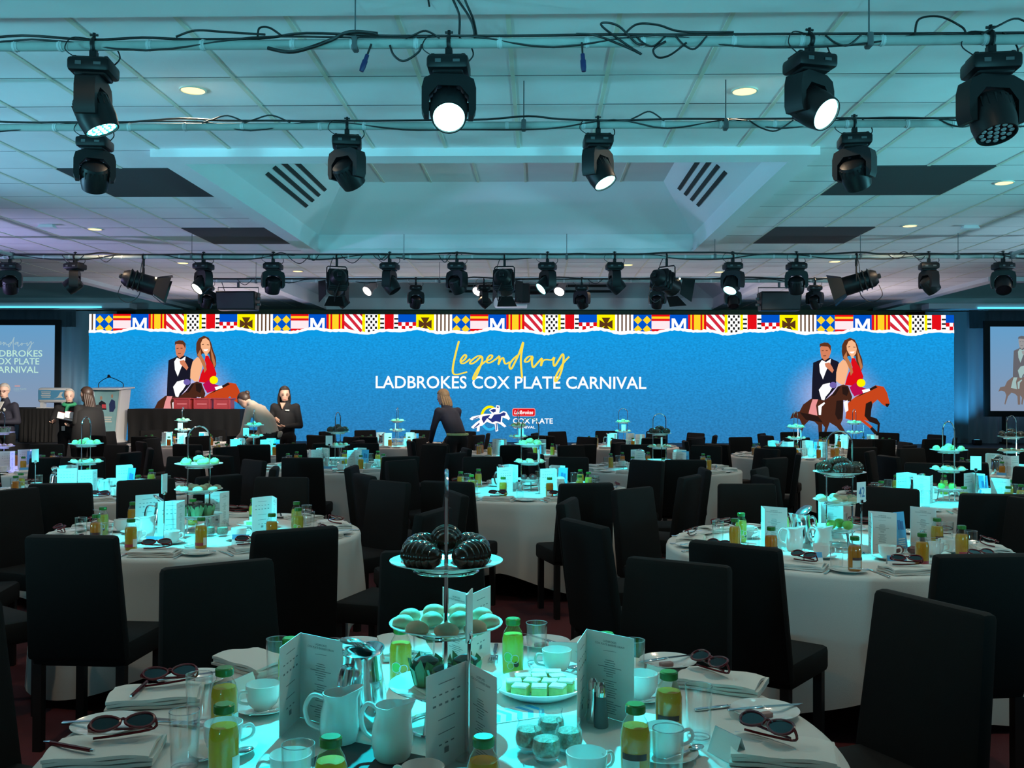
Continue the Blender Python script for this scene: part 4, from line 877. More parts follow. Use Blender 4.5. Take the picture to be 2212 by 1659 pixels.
prof = [(0.0001, 0.004), (0.034, 0.0), (0.040, 0.008), (0.046, 0.04), (0.043, 0.075), (0.036, 0.10), (0.039, 0.118), (0.037, 0.118), (0.034, 0.10), (0.040, 0.075), (0.042, 0.04), (0.0001, 0.012)]
b.lathe(prof, 28); jm = b.mesh('body', 'china')
for v in jm.vertices:
    if v.co.z > 0.085 and v.co.x < -0.01:
        t = (v.co.z - 0.085) / 0.033; v.co.x -= 0.016 * t * (-v.co.x / 0.04); v.co.z += 0.012 * t * (-v.co.x / 0.045)
b = MB(); b.tube(crom([(0.036, 0, 0.105), (0.062, 0, 0.112), (0.078, 0, 0.085), (0.07, 0, 0.05), (0.044, 0, 0.035)], 5), 0.0055, 8); JUG = [('body', jm), ('handle', b.mesh('handle', 'china'))]
# coffee pot
b = MB(); b.lathe([(0.0001, 0.0), (0.055, 0.0), (0.062, 0.02), (0.061, 0.07), (0.050, 0.135), (0.048, 0.165), (0.050, 0.172), (0.047, 0.172), (0.045, 0.16), (0.0001, 0.15)], 36); pm = b.mesh('body', 'steel')
for v in pm.vertices:
    if v.co.z > 0.15 and v.co.x > 0.01: v.co.x += 0.022 * (v.co.x / 0.05) * (v.co.z - 0.15) / 0.022; v.co.z += 0.008 * v.co.x / 0.05
b = MB(); b.ell((0.0, 0, 0.0), (0.05, 0.048, 0.012), 24, 8, Matrix.Translation((-0.02, 0, 0.19)) @ Matrix.Rotation(R(38), 4, 'Y')); lid_ = b.mesh('lid', 'steel')
b = MB(); b.tube(crom([(-0.048, 0, 0.15), (-0.085, 0, 0.155), (-0.10, 0, 0.11), (-0.09, 0, 0.06), (-0.06, 0, 0.04)], 5), 0.007, 8); POT = [('body', pm), ('lid', lid_), ('handle', b.mesh('handle', 'steel'))]
# juice bottle
BP = [(0.0001, 0.0), (0.027, 0.0), (0.031, 0.004), (0.0315, 0.09), (0.031, 0.105), (0.026, 0.125), (0.0185, 0.138), (0.0185, 0.148), (0.0001, 0.148)]
bt_glass = lathe('glass_body', BP, 'glass', 24)
J_P = [(0.0001, 0.003), (0.026, 0.003), (0.0295, 0.007), (0.030, 0.088), (0.0295, 0.104), (0.0262, 0.118), (0.0001, 0.1185)]
bt_j = {k: lathe('juice', J_P, k, 20) for k in ('juice', 'juiceorange', 'juicegreen')}
bt_cap = lathe('cap', [(0.0001, 0.163), (0.018, 0.163), (0.0212, 0.160), (0.0212, 0.146), (0.0195, 0.144), (0.0001, 0.144)], 'capgreen', 22)
def lab_mesh(name, a0, a1, z0, z1, m, r=0.0322, n=10):
    b = MB(); vs = [(r * math.cos(R(a0 + (a1 - a0) * i / n)), r * math.sin(R(a0 + (a1 - a0) * i / n)), z) for z in (z0, z1) for i in range(n + 1)]
    b.add(vs, [(i, i + 1, n + 2 + i, n + 1 + i) for i in range(n)]); return b.mesh(name, m)
def disc_on(name, ang, zc, rad, m, r=0.0324, ring_=0):
    b = MB(); n = 14; o = []; q = []
    for i in range(n):
        a = 2 * math.pi * i / n
        for lst, rr in ((o, rad), (q, rad * ring_)): lst.append((r * math.cos(R(ang) + rr * math.cos(a) / r), r * math.sin(R(ang) + rr * math.cos(a) / r), zc + rr * math.sin(a)))
    if ring_: b.add(o + q, [(i, (i + 1) % n, n + (i + 1) % n, n + i) for i in range(n)])
    else: b.add(o, [tuple(range(n))])
    return b.mesh(name, m)
def bottle_spec(j, kind):
    if kind == 0: L = [('label_band', lab_mesh('label', -150, -60, 0.018, 0.034, 'labelred')), ('label_word', lab_mesh('label', -60, -10, 0.02, 0.06, 'labelwhite'))]
    elif kind == 1: L = [('label_leaf', disc_on('label', -115, 0.058, 0.013, 'labelgreen')), ('label_ring', disc_on('label', -78, 0.053, 0.013, 'labelwhite', 0.0326, 0.82)), ('label_leaf', disc_on('label', -70, 0.038, 0.008, 'labelbrown', 0.0323)), ('label_ring', disc_on('label', -115, 0.058, 0.0145, 'labelwhite', 0.0327, 0.88)), ('label_ring', disc_on('label', -100, 0.034, 0.010, 'labelwhite', 0.0326, 0.85))]
    else: L = [('label_band', lab_mesh('label', -140, -40, 0.055, 0.068, 'labelbrown')), ('label_back', lab_mesh('label', -140, -70, 0.022, 0.055, 'labelwhite'))]
    return [('glass_body', bt_glass), ('juice', bt_j[j]), ('cap', bt_cap)] + L
BOT = [bottle_spec('juice', 0), bottle_spec('juice', 1), bottle_spec('juiceorange', 2), bottle_spec('juicegreen', 1), bottle_spec('juice', 2)]
BOTF = [[('juice', bt_j['juice']), ('cap', bt_cap), ('glass_body', bt_glass)], [('juice', bt_j['juiceorange']), ('cap', bt_cap), ('glass_body', bt_glass)]]
b = MB(); b.lathe([(0.0001, 0.0), (0.026, 0.0), (0.028, 0.004), (0.0325, 0.125), (0.0305, 0.125), (0.0262, 0.014), (0.0001, 0.012)], 24); b.tube([(0.0316 * math.cos(i * math.pi / 14), 0.0316 * math.sin(i * math.pi / 14), 0.125) for i in range(28)], 0.0011, 5, 1, closed=True); b.tube([(0.0262 * math.cos(i * math.pi / 14), 0.0262 * math.sin(i * math.pi / 14), 0.006) for i in range(28)], 0.0016, 5, 1, closed=True); tumbler = b.mesh('tumbler', ['glass', 'glassrim'])
# cutlery: along +y, handle at -y
def blade(name, kind):
    b = MB()
    if kind == 'knife':
        b.cbox((0, -0.055, 0.004), (0.013, 0.10, 0.006), 0.002, 1); b.add([(-0.008, 0.0, 0.003), (0.007, 0.0, 0.003), (0.008, 0.09, 0.002), (-0.003, 0.112, 0.002), (-0.008, 0.0, 0.005), (0.007, 0.0, 0.005), (0.008, 0.09, 0.003), (-0.003, 0.112, 0.003)], [(3, 2, 1, 0), (4, 5, 6, 7), (0, 1, 5, 4), (1, 2, 6, 5), (2, 3, 7, 6), (3, 0, 4, 7)])
    elif kind == 'fork':
        b.cbox((0, -0.05, 0.004), (0.012, 0.10, 0.004), 0.0015, 1); b.cbox((0, 0.02, 0.006), (0.006, 0.05, 0.004), 0.0015, 1); b.cbox((0, 0.052, 0.005), (0.024, 0.022, 0.003), 0.001, 1)
        for i in range(4): b.box((-0.0105 + 0.007 * i, 0.083, 0.005), (0.0035, 0.045, 0.003))
    else:
        b.cbox((0, -0.045, 0.004), (0.008, 0.08, 0.003), 0.001, 1); b.ell((0, 0.018, 0.006), (0.014, 0.022, 0.005), 12, 6)
    return b.mesh(name, 'steel')
knife_me, fork_me, spoon_me = blade('knife', 'knife'), blade('fork', 'fork'), blade('spoon', 'spoon')
# napkin
def napkin():
    b = MB()
    for i, (w, d, z, dx, dy) in enumerate([(0.23, 0.15, 0.006, 0, 0), (0.225, 0.147, 0.015, 0.003, 0.002), (0.22, 0.143, 0.024, -0.002, -0.002)]):
        n = 8; vs = []; fs = []
        for s in (0, 1):
            for iy in range(n + 1):
                for ix in range(n + 1):
                    u, v = ix / n - 0.5, iy / n - 0.5
                    vs.append((dx + u * w, dy + v * d, max(0.001, z - 0.004 + s * 0.0075 + 0.006 * (abs(u) * 2) ** 4 * (1 if i == 2 else 0.2) * math.sin(5 * v + i) + 0.002 * math.sin(9 * u + 6 * v + i))))
        N = (n + 1) ** 2
        for iy in range(n):
            for ix in range(n):
                a = iy * (n + 1) + ix; fs += [(a, a + n + 1, a + n + 2, a + 1), (N + a, N + a + 1, N + a + n + 2, N + a + n + 1)]
        for q in range(n):
            for a, c2 in ((q, q + 1), (n * (n + 1) + q + 1, n * (n + 1) + q), ((q + 1) * (n + 1), q * (n + 1)), (q * (n + 1) + n, (q + 1) * (n + 1) + n)): fs.append((a, c2, N + c2, N + a))
        b.add(vs, fs)
    return b.mesh('napkin', 'napkin', 50)
napkin_me = napkin()
# red sunglasses lying folded
def sunglasses():
    parts = []
    T = Matrix.Translation((0, 0, 0.034)) @ Matrix.Rotation(R(-66), 4, 'X')
    fr = MB(); lens = []
    for s in (-1, 1):
        loop = [(s * 0.036 + 0.031 * math.cos(a) * (1 + 0.06 * math.sin(a)), 0, 0.002 + 0.023 * math.sin(a) + 0.004 * s * math.cos(a) * math.sin(a)) for a in [i * 2 * math.pi / 20 for i in range(20)]]
        fr.tube(loop, 0.0035, 6, closed=True, M=T)
        l = MB(); n = len(loop); l.add(loop + [(x, 0.002, z) for x, y, z in loop], [tuple(range(n)), tuple(reversed(range(n, 2 * n)))] , T); lens.append(l.mesh('lens', 'lensdark', 0))
    fr.tube([(-0.009, 0, 0.008), (0, -0.001, 0.012), (0.009, 0, 0.008)], 0.0035, 6, M=T)
    parts.append(('frame', fr.mesh('frame', 'redplastic'))); parts += [('lens', l) for l in lens]
    for s in (-1, 1):
        t = MB(); t.tube(crom([(s * 0.068, 0.002, 0.008), (s * 0.066, 0.02 + 0.008 * s, 0.004), (0, 0.028 + 0.008 * s, 0.002), (-s * 0.062, 0.024 + 0.008 * s, -0.006)], 4), 0.0032, 6, M=T); parts.append(('temple', t.mesh('temple', 'redplastic')))
    return parts
SUNG = sunglasses()
b = MB(); b.cyl((0, -0.065, 0.005), (0, 0.05, 0.005), 0.0048, n=8); pen_b = b.mesh('barrel', 'redplastic'); b = MB(); b.cyl((0, 0.05, 0.005), (0, 0.07, 0.005), 0.0048, 0.0012, n=8); pen_t = b.mesh('tip', 'chrome'); b = MB(); b.cyl((0, -0.075, 0.005), (0, -0.063, 0.005), 0.0035, n=8); PEN = [('barrel', pen_b), ('tip', pen_t), ('clicker', b.mesh('clicker', 'chrome'))]
# menu: A5 card folded to a V, wings run to -y
def menu():
    H, Wd, th = 0.21, 0.145, 0.0012; op = R(31)
    b = MB(); M1 = Matrix.Rotation(-op, 4, 'Z'); M2 = Matrix.Rotation(op, 4, 'Z')
    b.box((0, -Wd / 2, H / 2), (th, Wd, H), M1); b.box((0, -Wd / 2, H / 2), (th, Wd, H), M2); body = b.mesh('card', 'paper', 0)
    rnd = random.Random(3); parts = []
    # right wing: title and centred dishes ; left wing: sponsor marks (both faces carry print)
    for side, M in ((1, M1), (-1, M2)):
        for face in (-1, 1):
            S = M @ Matrix.Translation((face * (th / 2 + 0.0004), -Wd / 2, 0)) @ Matrix.Rotation(R(90 * face), 4, 'Z')
            # local x of S runs along the wing
            L = MB(); title = (side == -1)
            if title:
                z = 0.142
                for i in range(22):
                    if i in (8, 16): z -= 0.006
                    w = rnd.uniform(0.02, 0.045) if i not in (3, 17) else 0.07; L.add([(-w / 2, 0, z), (w / 2, 0, z), (w / 2, 0, z + 0.0016), (-w / 2, 0, z + 0.0016)], [(0, 1, 2, 3)], S); z -= 0.0056
                t = text_mesh('t', 'LADBROKES', -0.02, 0.02, 0.187, 0.192, 'ink', bold=0.01); u = text_mesh('t', 'COX PLATE BARRIER DRAW', -0.045, 0.045, 0.179, 0.184, 'ink', bold=0.01)
                for me in (t, u): L.add([v.co for v in me.vertices], [tuple(p.vertices) for p in me.polygons], S); bpy.data.meshes.remove(me)
                z = 0.165; L.add([(-0.02, 0, z), (0.02, 0, z + .002), (0.02, 0, z + 0.003), (-0.02, 0, z + 0.001)], [(0, 1, 2, 3)], S)
            else:
                for z, n in ((0.182, 1), (0.158, 5), (0.136, 5), (0.105, 1), (0.075, 1), (0.05, 3)):
                    for i in range(n):
                        cx = (i - (n - 1) / 2) * 0.022; w, h = (0.06, 0.0018) if n == 1 else (0.011, 0.0045 if z == 0.136 else 0.003)
                        L.add([(cx - w / 2, 0, z), (cx + w / 2, 0, z), (cx + w / 2, 0, z + h), (cx - w / 2, 0, z + h)], [(0, 1, 2, 3)], S)
                L.add([(-0.008, 0, 0.03), (0.008, 0, 0.03), (0.008, 0, 0.042), (-0.008, 0, 0.042)], [(0, 1, 2, 3)], S)
            parts.append(('print', L.mesh('print', 'ink', 0)))
    return [('card', body)] + parts
MENU = menu()
# table number: base, pole, clip card
def number(txt):
    b = MB(); b.lathe([(0.0001, 0.0), (0.035, 0.0), (0.036, 0.004), (0.008, 0.010), (0.004, 0.012)], 20); b.cyl((0, 0, 0.01), (0, 0, 0.27), 0.004, n=8); pole = b.mesh('pole', 'chrome')
    b = MB(); b.box((0, 0, 0.315), (0.075, 0.003, 0.105)); card = b.mesh('card', 'paper', 0)
    b = MB(); b.cbox((0, 0, 0.266), (0.024, 0.012, 0.024), 0.003, 1); clip = b.mesh('clip', 'chrome')
    P = [('pole', pole), ('card', card), ('clip', clip)]
    if txt:
        P.append(('digits', text_mesh('digits', txt, -0.026, 0.026, 0.29, 0.342, 'inkblue', -0.0022, bold=0.01)))
    return P
NUM42 = number('42'); NUMX = number('')
# place card
b = MB(); w, d, h = 0.09, 0.045, 0.055
b.add([(-w / 2, -d / 2, 0), (w / 2, -d / 2, 0), (w / 2, 0, h), (-w / 2, 0, h), (-w / 2, d / 2, 0), (w / 2, d / 2, 0)], [(0, 1, 2, 3), (3, 2, 5, 4)]); pc = b.mesh('card', 'paper', 0)
b = MB(); q = lambda t, x: (x, -d / 2 * (1 - t) - 0.0006, h * t + 0.0003); b.add([q(.55, -w / 2), q(.55, w / 2), q(1, w / 2), q(1, -w / 2)], [(0, 1, 2, 3)]); pcb = b.mesh('band', 'cardblue', 0)
b = MB(); b.add([q(.22, -.022), q(.22, .022), q(.33, .022), q(.33, -.022)], [(0, 1, 2, 3)]); PCARD = [('card', pc), ('band', pcb), ('name_line', b.mesh('name_line', 'ink', 0))]
# tiered stand
b = MB(); A = 0.075
arch = [(-A, 0, 0.005), (-A, 0, 0.55)] + [(-A * math.cos(a), 0, 0.55 + A * 0.95 * math.sin(a)) for a in [i * math.pi / 10 for i in range(1, 10)]] + [(A, 0, 0.55), (A, 0, 0.005)]
b.tube(arch, 0.0048, 8)
b.tube([(0.095 * math.cos(a), 0.095 * math.sin(a), 0.006) for a in [i * 2 * math.pi / 24 for i in range(24)]], 0.005, 6, closed=True)
for z in (0.085, 0.232, 0.382): b.tube([(0.078 * math.cos(a), 0.078 * math.sin(a), z - 0.003) for a in [i * 2 * math.pi / 20 for i in range(20)]], 0.003, 5, closed=True)
for q in range(3): 
    a = q * 2.094 + 0.5; b.cyl((0.095 * math.cos(a), 0.095 * math.sin(a), 0.006), (0.078 * math.cos(a), 0.078 * math.sin(a), 0.083), 0.004, n=6)
st_frame = b.mesh('frame', 'chrome')
st_plates = [lathe('plate', [(r, z + zz) for r, z in PLATE_P], 'china', 40) for zz in (0.085, 0.232, 0.382)]
STAND = [('frame', st_frame)] + [('plate', p) for p in st_plates]
LINER = MB(); LINER.box((0, 0, 0), (0.13, 0.13, 0.0012)); liner_me = LINER.mesh('paper_liner', 'paper', 0)
# food
b = MB(); prof = [(0.0001, -0.056)] + [(0.037 * math.sqrt(max(0.0, 1 - (q / 13.0) ** 2)) * (1 + 0.09 * math.cos(q * math.pi / 1.75)), q / 13.0 * 0.056) for q in [i_ * 0.5 for i_ in range(-25, 26)]] + [(0.0001, 0.056)]
b.lathe(prof, 18, Matrix.Translation((0, 0, 0.034)) @ Matrix.Diagonal((1, 1, 0.92, 1)) @ Matrix.Rotation(math.pi / 2, 4, 'Y')); pastry_me = b.mesh('pastry', 'glaze', 80)
b = MB(); b.ell((0, 0, 0.016), (0.032, 0.029, 0.022), 18, 10, fn=lambda p: Vector((p.x * (1 + .05 * math.sin(5 * p.y)), p.y * (1 + .05 * math.sin(4 * p.x)), p.z * (0.72 if p.z < 0 else 1) + 0.03 * math.sin(6 * p.x + 4 * p.y)))); bun_me = b.mesh('bun', 'bun', 60)
b = MB(); b.ell((0, 0, 0.022), (0.036, 0.026, 0.022), 16, 9, fn=lambda p: Vector((p.x, p.y * (1 + .15 * math.sin(6 * p.x)), p.z * (1 + 0.12 * math.sin(7 * p.x + 5 * p.y))))); roll_me = b.mesh('roll', 'greenroll', 60)
b = MB(); b.lathe([(0.0001, 0.0), (0.024, 0.0), (0.031, 0.035), (0.034, 0.045), (0.028, 0.060), (0.012, 0.068), (0.0001, 0.069)], 18); muf_a = b.mesh('cake', 'darkfood')
b = MB()
for i in range(9):
    a = i * 2 * math.pi / 9; h_ = random.uniform(-0.012, 0.008); o_ = random.uniform(-0.004, 0.005); M = Matrix.Rotation(a, 4, 'Z'); b.add([(0.025, -0.011, 0.001), (0.025, 0.011, 0.001), (0.035, 0.015, 0.04), (0.034, -0.014, 0.038), (0.042 + o_, 0.008, 0.064 + h_), (0.041 - o_, -0.010, 0.058 - h_)], [(0, 1, 2, 3), (3, 2, 4, 5)], M)
MUFFIN = [('cake', muf_a), ('paper_case', b.mesh('paper_case', 'wrap', 30))]
b = MB(); b.ell((0, 0, 0.026), (0.028, 0.028, 0.026), 16, 10, fn=lambda p: Vector((p.x, p.y, p.z - 0.12 * math.exp(-8 * (p.x ** 2 + p.y ** 2)) * (1 if p.z > 0 else 0)))); fruit_g = b.mesh('fruit', 'fruitgreen', 60)
fruit_r = fruit_g.copy(); fruit_r.materials[0] = MATS['fruitred']
b = MB(); b.cbox((0, 0, 0.014), (0.042, 0.036, 0.028), 0.003, 1); sl_a = b.mesh('cake', 'slicecake'); b = MB(); b.cbox((0, 0, 0.0295), (0.041, 0.035, 0.006), 0.002, 1); SLICE = [('cake', sl_a), ('icing', b.mesh('icing', 'icing'))]
platter_me = lathe('platter', [(0.0001, 0.004), (0.075, 0.0), (0.085, 0.004), (0.118, 0.022), (0.125, 0.032), (0.122, 0.033), (0.105, 0.018), (0.0001, 0.010)], 'china', 40)
YP = [(0.0001, 0.0), (0.022, 0.0), (0.030, 0.010), (0.033, 0.03), (0.030, 0.052), (0.025, 0.064), (0.028, 0.075), (0.027, 0.075), (0.024, 0.064), (0.0285, 0.052), (0.0315, 0.03), (0.0285, 0.012), (0.0001, 0.004)]
YOG = [('glass_jar', lathe('glass_jar', YP, 'glass', 20)), ('yogurt', lathe('yogurt', [(0.0001, 0.005), (0.026, 0.009), (0.0285, 0.016), (0.0001, 0.017)], 'yogurt', 18)), ('granola', lathe('granola', [(0.0285, 0.0165), (0.0308, 0.026), (0.0308, 0.034), (0.0275, 0.050), (0.018, 0.053), (0.0001, 0.054)], 'granola', 18))]
def shaker(m):
    b = MB(); b.lathe([(0.0001, 0.0), (0.017, 0.0), (0.0175, 0.004), (0.012, 0.075), (0.0001, 0.076)], 16); g = b.mesh('glass_body', m); b = MB(); b.lathe([(0.0001, 0.11), (0.006, 0.109), (0.0125, 0.098), (0.013, 0.074), (0.0001, 0.074)], 16); return [('body', g), ('cap', b.mesh('cap', 'chrome'))]
SALT, PEPPER = shaker('steel'), shaker('fixturetrim')
b = MB(); b.cbox((0, 0, 0.006), (0.04, 0.02, 0.012), 0.002, 1); choc_me = b.mesh('chocolate', 'choc')
b = MB(); b.box((0, 0, 0.1), (0.085, 0.006, 0.2), Matrix.Rotation(R(-8), 4, 'X')); b.box((0, 0.02, 0.004), (0.085, 0.06, 0.006)); sg_a = b.mesh('holder', 'boxclear', 0)
b = MB(); b.box((0, -0.0045, 0.1), (0.08, 0.002, 0.194), Matrix.Rotation(R(-8), 4, 'X')); sg_b = b.mesh('print_sheet', 'cardblue', 0)
b = MB()
for (cx, cz, w, h) in [(-0.008, 0.13, 0.02, 0.05), (0.014, 0.125, 0.02, 0.045)]: b.box((cx, -0.0065, cz), (w, 0.001, h), Matrix.Rotation(R(-8), 4, 'X'))
sg_c = b.mesh('figures', 'inkblue', 0); b = MB()
for i in range(4): b.box((0, -0.0065, 0.055 - 0.012 * i), (0.05, 0.001, 0.005), Matrix.Rotation(R(-8), 4, 'X'))
SIGN = [('holder', sg_a), ('print_sheet', sg_b), ('figures', sg_c), ('text_lines', b.mesh('text_lines', 'labelwhite', 0))]
b = MB(); b.cbox((0, 0, 0.03), (0.062, 0.062, 0.06), 0.018, 3); nb_a = b.mesh('clear_tub', 'boxclear'); b = MB(); b.ell((0, 0, 0.022), (0.026, 0.026, 0.02), 14, 8, fn=lambda p: p * (1 + .12 * math.sin(7 * p.x + 5 * p.y + 6 * p.z))); NUT = [('clear_tub', nb_a), ('nuts', b.mesh('nuts', 'nuts', 60))]
# ================================================================== dressing the tables
ROWW = {'T0': 'the slice platter table', 'L2': 'fifth-row table beside table 42', 'R2': 'the table numbered 42', 'A3': 'fourth-row table, first from lectern', 'B3': 'fourth-row table, second from lectern', 'C3': 'fourth-row table, third from lectern',
        'A4': 'the violet-lit third-row table', 'B4': 'third-row table, second from lectern', 'C4': 'third-row table, third from lectern', 'D4': 'third-row table, fourth from lectern', 'A5': 'second-row table, first from lectern', 'B5': 'second-row table, second from lectern', 'C5': 'second-row table, third from lectern',
        'A6': 'stage-side table, first from lectern', 'B6': 'stage-side table, second from lectern', 'C6': 'stage-side table, third from lectern', 'D6': 'stage-side table, fourth from lectern'}
PH = {'T0': 23, 'L2': -91, 'R2': -121, 'A3': -64, 'B3': -108, 'C3': -104, 'A4': -80, 'B4': -91, 'C4': -88, 'D4': -100, 'A5': -75, 'B5': -95, 'C5': -110, 'A6': -85, 'B6': -100, 'C6': -80, 'D6': -95}
CHAIR_OK = {'T0': (0, 1, 2, 3, 4)}
SIDES = ['curtain side', 'curtain side toward stage', 'stage side toward curtain', 'stage side', 'stage side toward lectern', 'lectern side toward stage', 'lectern side', 'lectern side off stage', 'hall side toward lectern', 'hall side', 'hall side toward curtain', 'curtain side off stage']
def where(dx, dy): return SIDES[int(round(math.degrees(math.atan2(dy, dx)) / 30.0)) % 12]
OCC = {}; LAST = []
UPR = {'juice_bottle': 0.034, 'tumbler': 0.035, 'place_card': 0.04, 'coffee_pot': 0.078, 'milk_jug': 0.06, 'folded_menu': 0.06, 'sign_holder': 0.045, 'table_number_stand': 0.03, 'saucer': 0.07, 'nut_tub': 0.034, 'tiered_cake_stand': 0.12}
def nudge(tb, x, y, r, reach):
    L = OCC.setdefault(tb, []); best = (x, y)
    if any(math.hypot(x - a, y - b_) < r + q for a, b_, q in L):
        done = False
        for s in range(1, 9):
            for i in range(16):
                xx = x + reach * s / 8 * math.cos(i * math.pi / 8); yy = y + reach * s / 8 * math.sin(i * math.pi / 8)
                if all(math.hypot(xx - a, yy - b_) >= r + q for a, b_, q in L) and math.hypot(xx - TB[tb][0], yy - TB[tb][1]) < 0.82: best = (xx, yy); done = True; break
            if done: break
        if not done and tb not in ('T0', 'R2', 'L2') : return None
    L.append((best[0], best[1], r)); return best
def put(spec, name, lab, cat, x, y, rz, tb, z=TZ + 0.0006, sc=None, grp=None, rot=None, sfx=''):
    if name in UPR:
        cx_, cy_ = (x + 0.05 * math.sin(rz), y - 0.05 * math.cos(rz)) if name == 'folded_menu' else (x, y)
        q = nudge(tb, cx_, cy_, UPR[name], 0.04 if tb == 'T0' else 0.06 if tb in ('R2', 'L2') else 0.14)
        if q is None: return None
        x, y = x + q[0] - cx_, y + q[1] - cy_
        if name == 'saucer': LAST[:] = [x, y]
    if name == 'coffee_cup' and LAST: x, y = LAST
    w = ROWW[tb]; L = '%s on %s' % (lab, w); dx, dy = x - TB[tb][0], y - TB[tb][1]
    if sfx and len((L + ' ' + sfx).replace(',', ' ').split()) <= 16: L = L + ', ' + sfx
    if math.hypot(dx, dy) > 0.2 and 'cake stand' not in lab and 'platter' not in name:
        L2_ = L + ', ' + where(dx, dy)
        if len(L2_.replace(',', ' ').split()) <= 16: L = L2_
    return inst(spec, name, L, cat, (x, y, z), rz, grp or ('%s on %s' % ({'pastry': 'pastries', 'glass': 'glasses', 'knife': 'knives', 'sunglasses': 'sunglasses', 'bunch': 'bunches'}.get(cat, cat + 's'), w)), sc, rot)
def visible(x, y, m=0.06):
    q = x / max(y, .1); return y > 0.3 and -0.60 - m < q < 0.505 + m
SEATS = [(-4.18, 14.2), (-1.25, 14.35), (-7.25, 15.1), (-7.98, 15.95), (-8.72, 15.3), (-4.08, 15.2)]
for i, (k, (cx, cy)) in enumerate(TB.items()):
    w = ROWW[k]; rnd = random.Random(i * 13 + 5)
    inst(TABLE, 'round_table', 'round banquet table under the white cloth of ' + w, 'table', (cx, cy, 0), rnd.uniform(0, 3), 'round banquet tables')
    tag(link('tablecloth', CLOTHS[i % 4], None, (cx, cy, 0), (0, 0, rnd.uniform(0, 6.28))), 'white floor-length tablecloth draped over ' + w, 'tablecloth', 'white round tablecloths')
    for j in range(10):
        if k in CHAIR_OK and j not in CHAIR_OK[k]: continue
        a_ = PH[k] + 36 * j + rnd.uniform(-5, 5) * (0.4 if i < 3 else 1); d = 1.205 + rnd.uniform(-0.005, 0.045); ok = False
        for da in (0, 6, -6, 11, -11, 15, -15):
            a = a_ + da; x, y = cx + d * math.cos(R(a)), cy + d * math.sin(R(a))
            if all(math.hypot(x - q[0], y - q[1]) > 0.63 for q in SEATS) and all(math.hypot(x - t_[0], y - t_[1]) > 1.17 for t_ in TB.values()): ok = True; break
        if not ok or not visible(x, y): continue
        SEATS.append((x, y))
        inst(CHAIR, 'banquet_chair', 'black fabric covered banquet chair at %s, %s' % (w, where(x - cx, y - cy)), 'chair', (x, y, 0), R(a + 90 + rnd.uniform(-7, 7)), 'chairs around ' + w)
def face(x, y, k): return math.atan2(TB[k][1] - y, TB[k][0] - x) - math.pi / 2
def food_tier(k, sx, sy, z, spec, name, lab, cat, n, r, rnd, sc=1.0, heap=0, rz=0.0):
    for j in range(n):
        a = (j + 0.5) * 2 * math.pi / n + rnd.uniform(-.04, .04) + rz; put(spec, name, lab, cat, sx + r * math.cos(a), sy + r * math.sin(a), a + math.pi / 2 + rnd.uniform(-.1, .1), k, TZ + z, sc, sfx=where(math.cos(a), math.sin(a)))
    for j in range(heap):
        a = rz + math.pi / 2 + math.pi * j; q = 0.0 if heap == 1 else 0.034; put(spec, name, lab, cat, sx + q * math.cos(a), sy + q * math.sin(a), rz, k, TZ + z + {'danish_pastry': 0.028, 'filled_roll': 0.016}.get(name, 0.003) * sc, sc, sfx='in the heap middle')
def stand(k, x, y, rz, top, mid, bot, n=(5, 7, 3)):
    rnd = random.Random(hash(k) % 99 if False else sum(map(ord, k)))
    put(STAND, 'tiered_cake_stand', 'three-tier plate stand with arched chrome handle', 'cake stand', x, y, rz, k, grp='tiered plate stands')
    F = {'pastry': (pastry_me, 'danish_pastry', 'dark glazed pastry on the cake stand', 'pastry'), 'bun': (bun_me, 'bread_bun', 'small pale bun on the cake stand', 'bun'), 'roll': (roll_me, 'filled_roll', 'green filled roll on the cake stand', 'roll'), 'muffin': (MUFFIN, 'muffin', 'paper-wrapped muffin on the cake stand', 'muffin'), 'fruitg': (fruit_g, 'apple', 'green apple on the cake stand', 'apple'), 'fruitr': (fruit_r, 'plum', 'dark red plum on the cake stand', 'plum')}
    for nm, z, cnt, r in ((top, 0.3915, n[0], 0.085), (mid, 0.2415, n[1], 0.104), (bot, 0.0945, n[2], 0.055)):
        if not nm or not cnt: continue
        s, a, b_, c_ = F[nm]; food_tier(k, x, y, z, s, a, b_, c_, cnt, {'bun': 0.104, 'roll': 0.088, 'muffin': 0.055, 'pastry': 0.086}.get(nm, 0.05), rnd, 1.05 if nm == 'muffin' else 0.92 if nm == 'bun' else 1.0, 1 if nm in ('pastry', 'roll') else 2 if nm == 'bun' else 0, rz)
def setting(k, a, full=True, rnd=random):
    cx, cy = TB[k]
    def at(r, t): 
        ra = R(a); return cx + r * math.cos(ra) - t * math.sin(ra), cy + r * math.sin(ra) + t * math.cos(ra)
    f = R(a) + math.pi / 2       # local +y to the table centre
    x, y = at(0.77, 0.0); nr = f + rnd.uniform(-.15, .15); put(napkin_me, 'napkin', 'folded white napkin', 'napkin', x, y, nr, k)
    if full:
        x2, y2 = at(0.77, rnd.uniform(-.02, .02)); put(SUNG, 'sunglasses', 'folded red sunglasses with black lenses', 'sunglasses', x2, y2, nr + rnd.uniform(-.5, .5), k, TZ + 0.033)
    x, y = at(0.76, 0.215); put(side_plate, 'side_plate', 'white side plate', 'plate', x, y, 0, k)
    if full:
        put(knife_me, 'butter_knife', 'steel butter knife on side plate', 'knife', x, y, f + rnd.uniform(0.6, 1.8), k, TZ + 0.0165, 0.85)
        x, y = at(0.78, -0.15); put(knife_me, 'dinner_knife', 'steel dinner knife', 'knife', x, y, f, k)
        x, y = at(0.78, 0.135); put(fork_me, 'dinner_fork', 'steel dinner fork', 'fork', x, y, f, k)
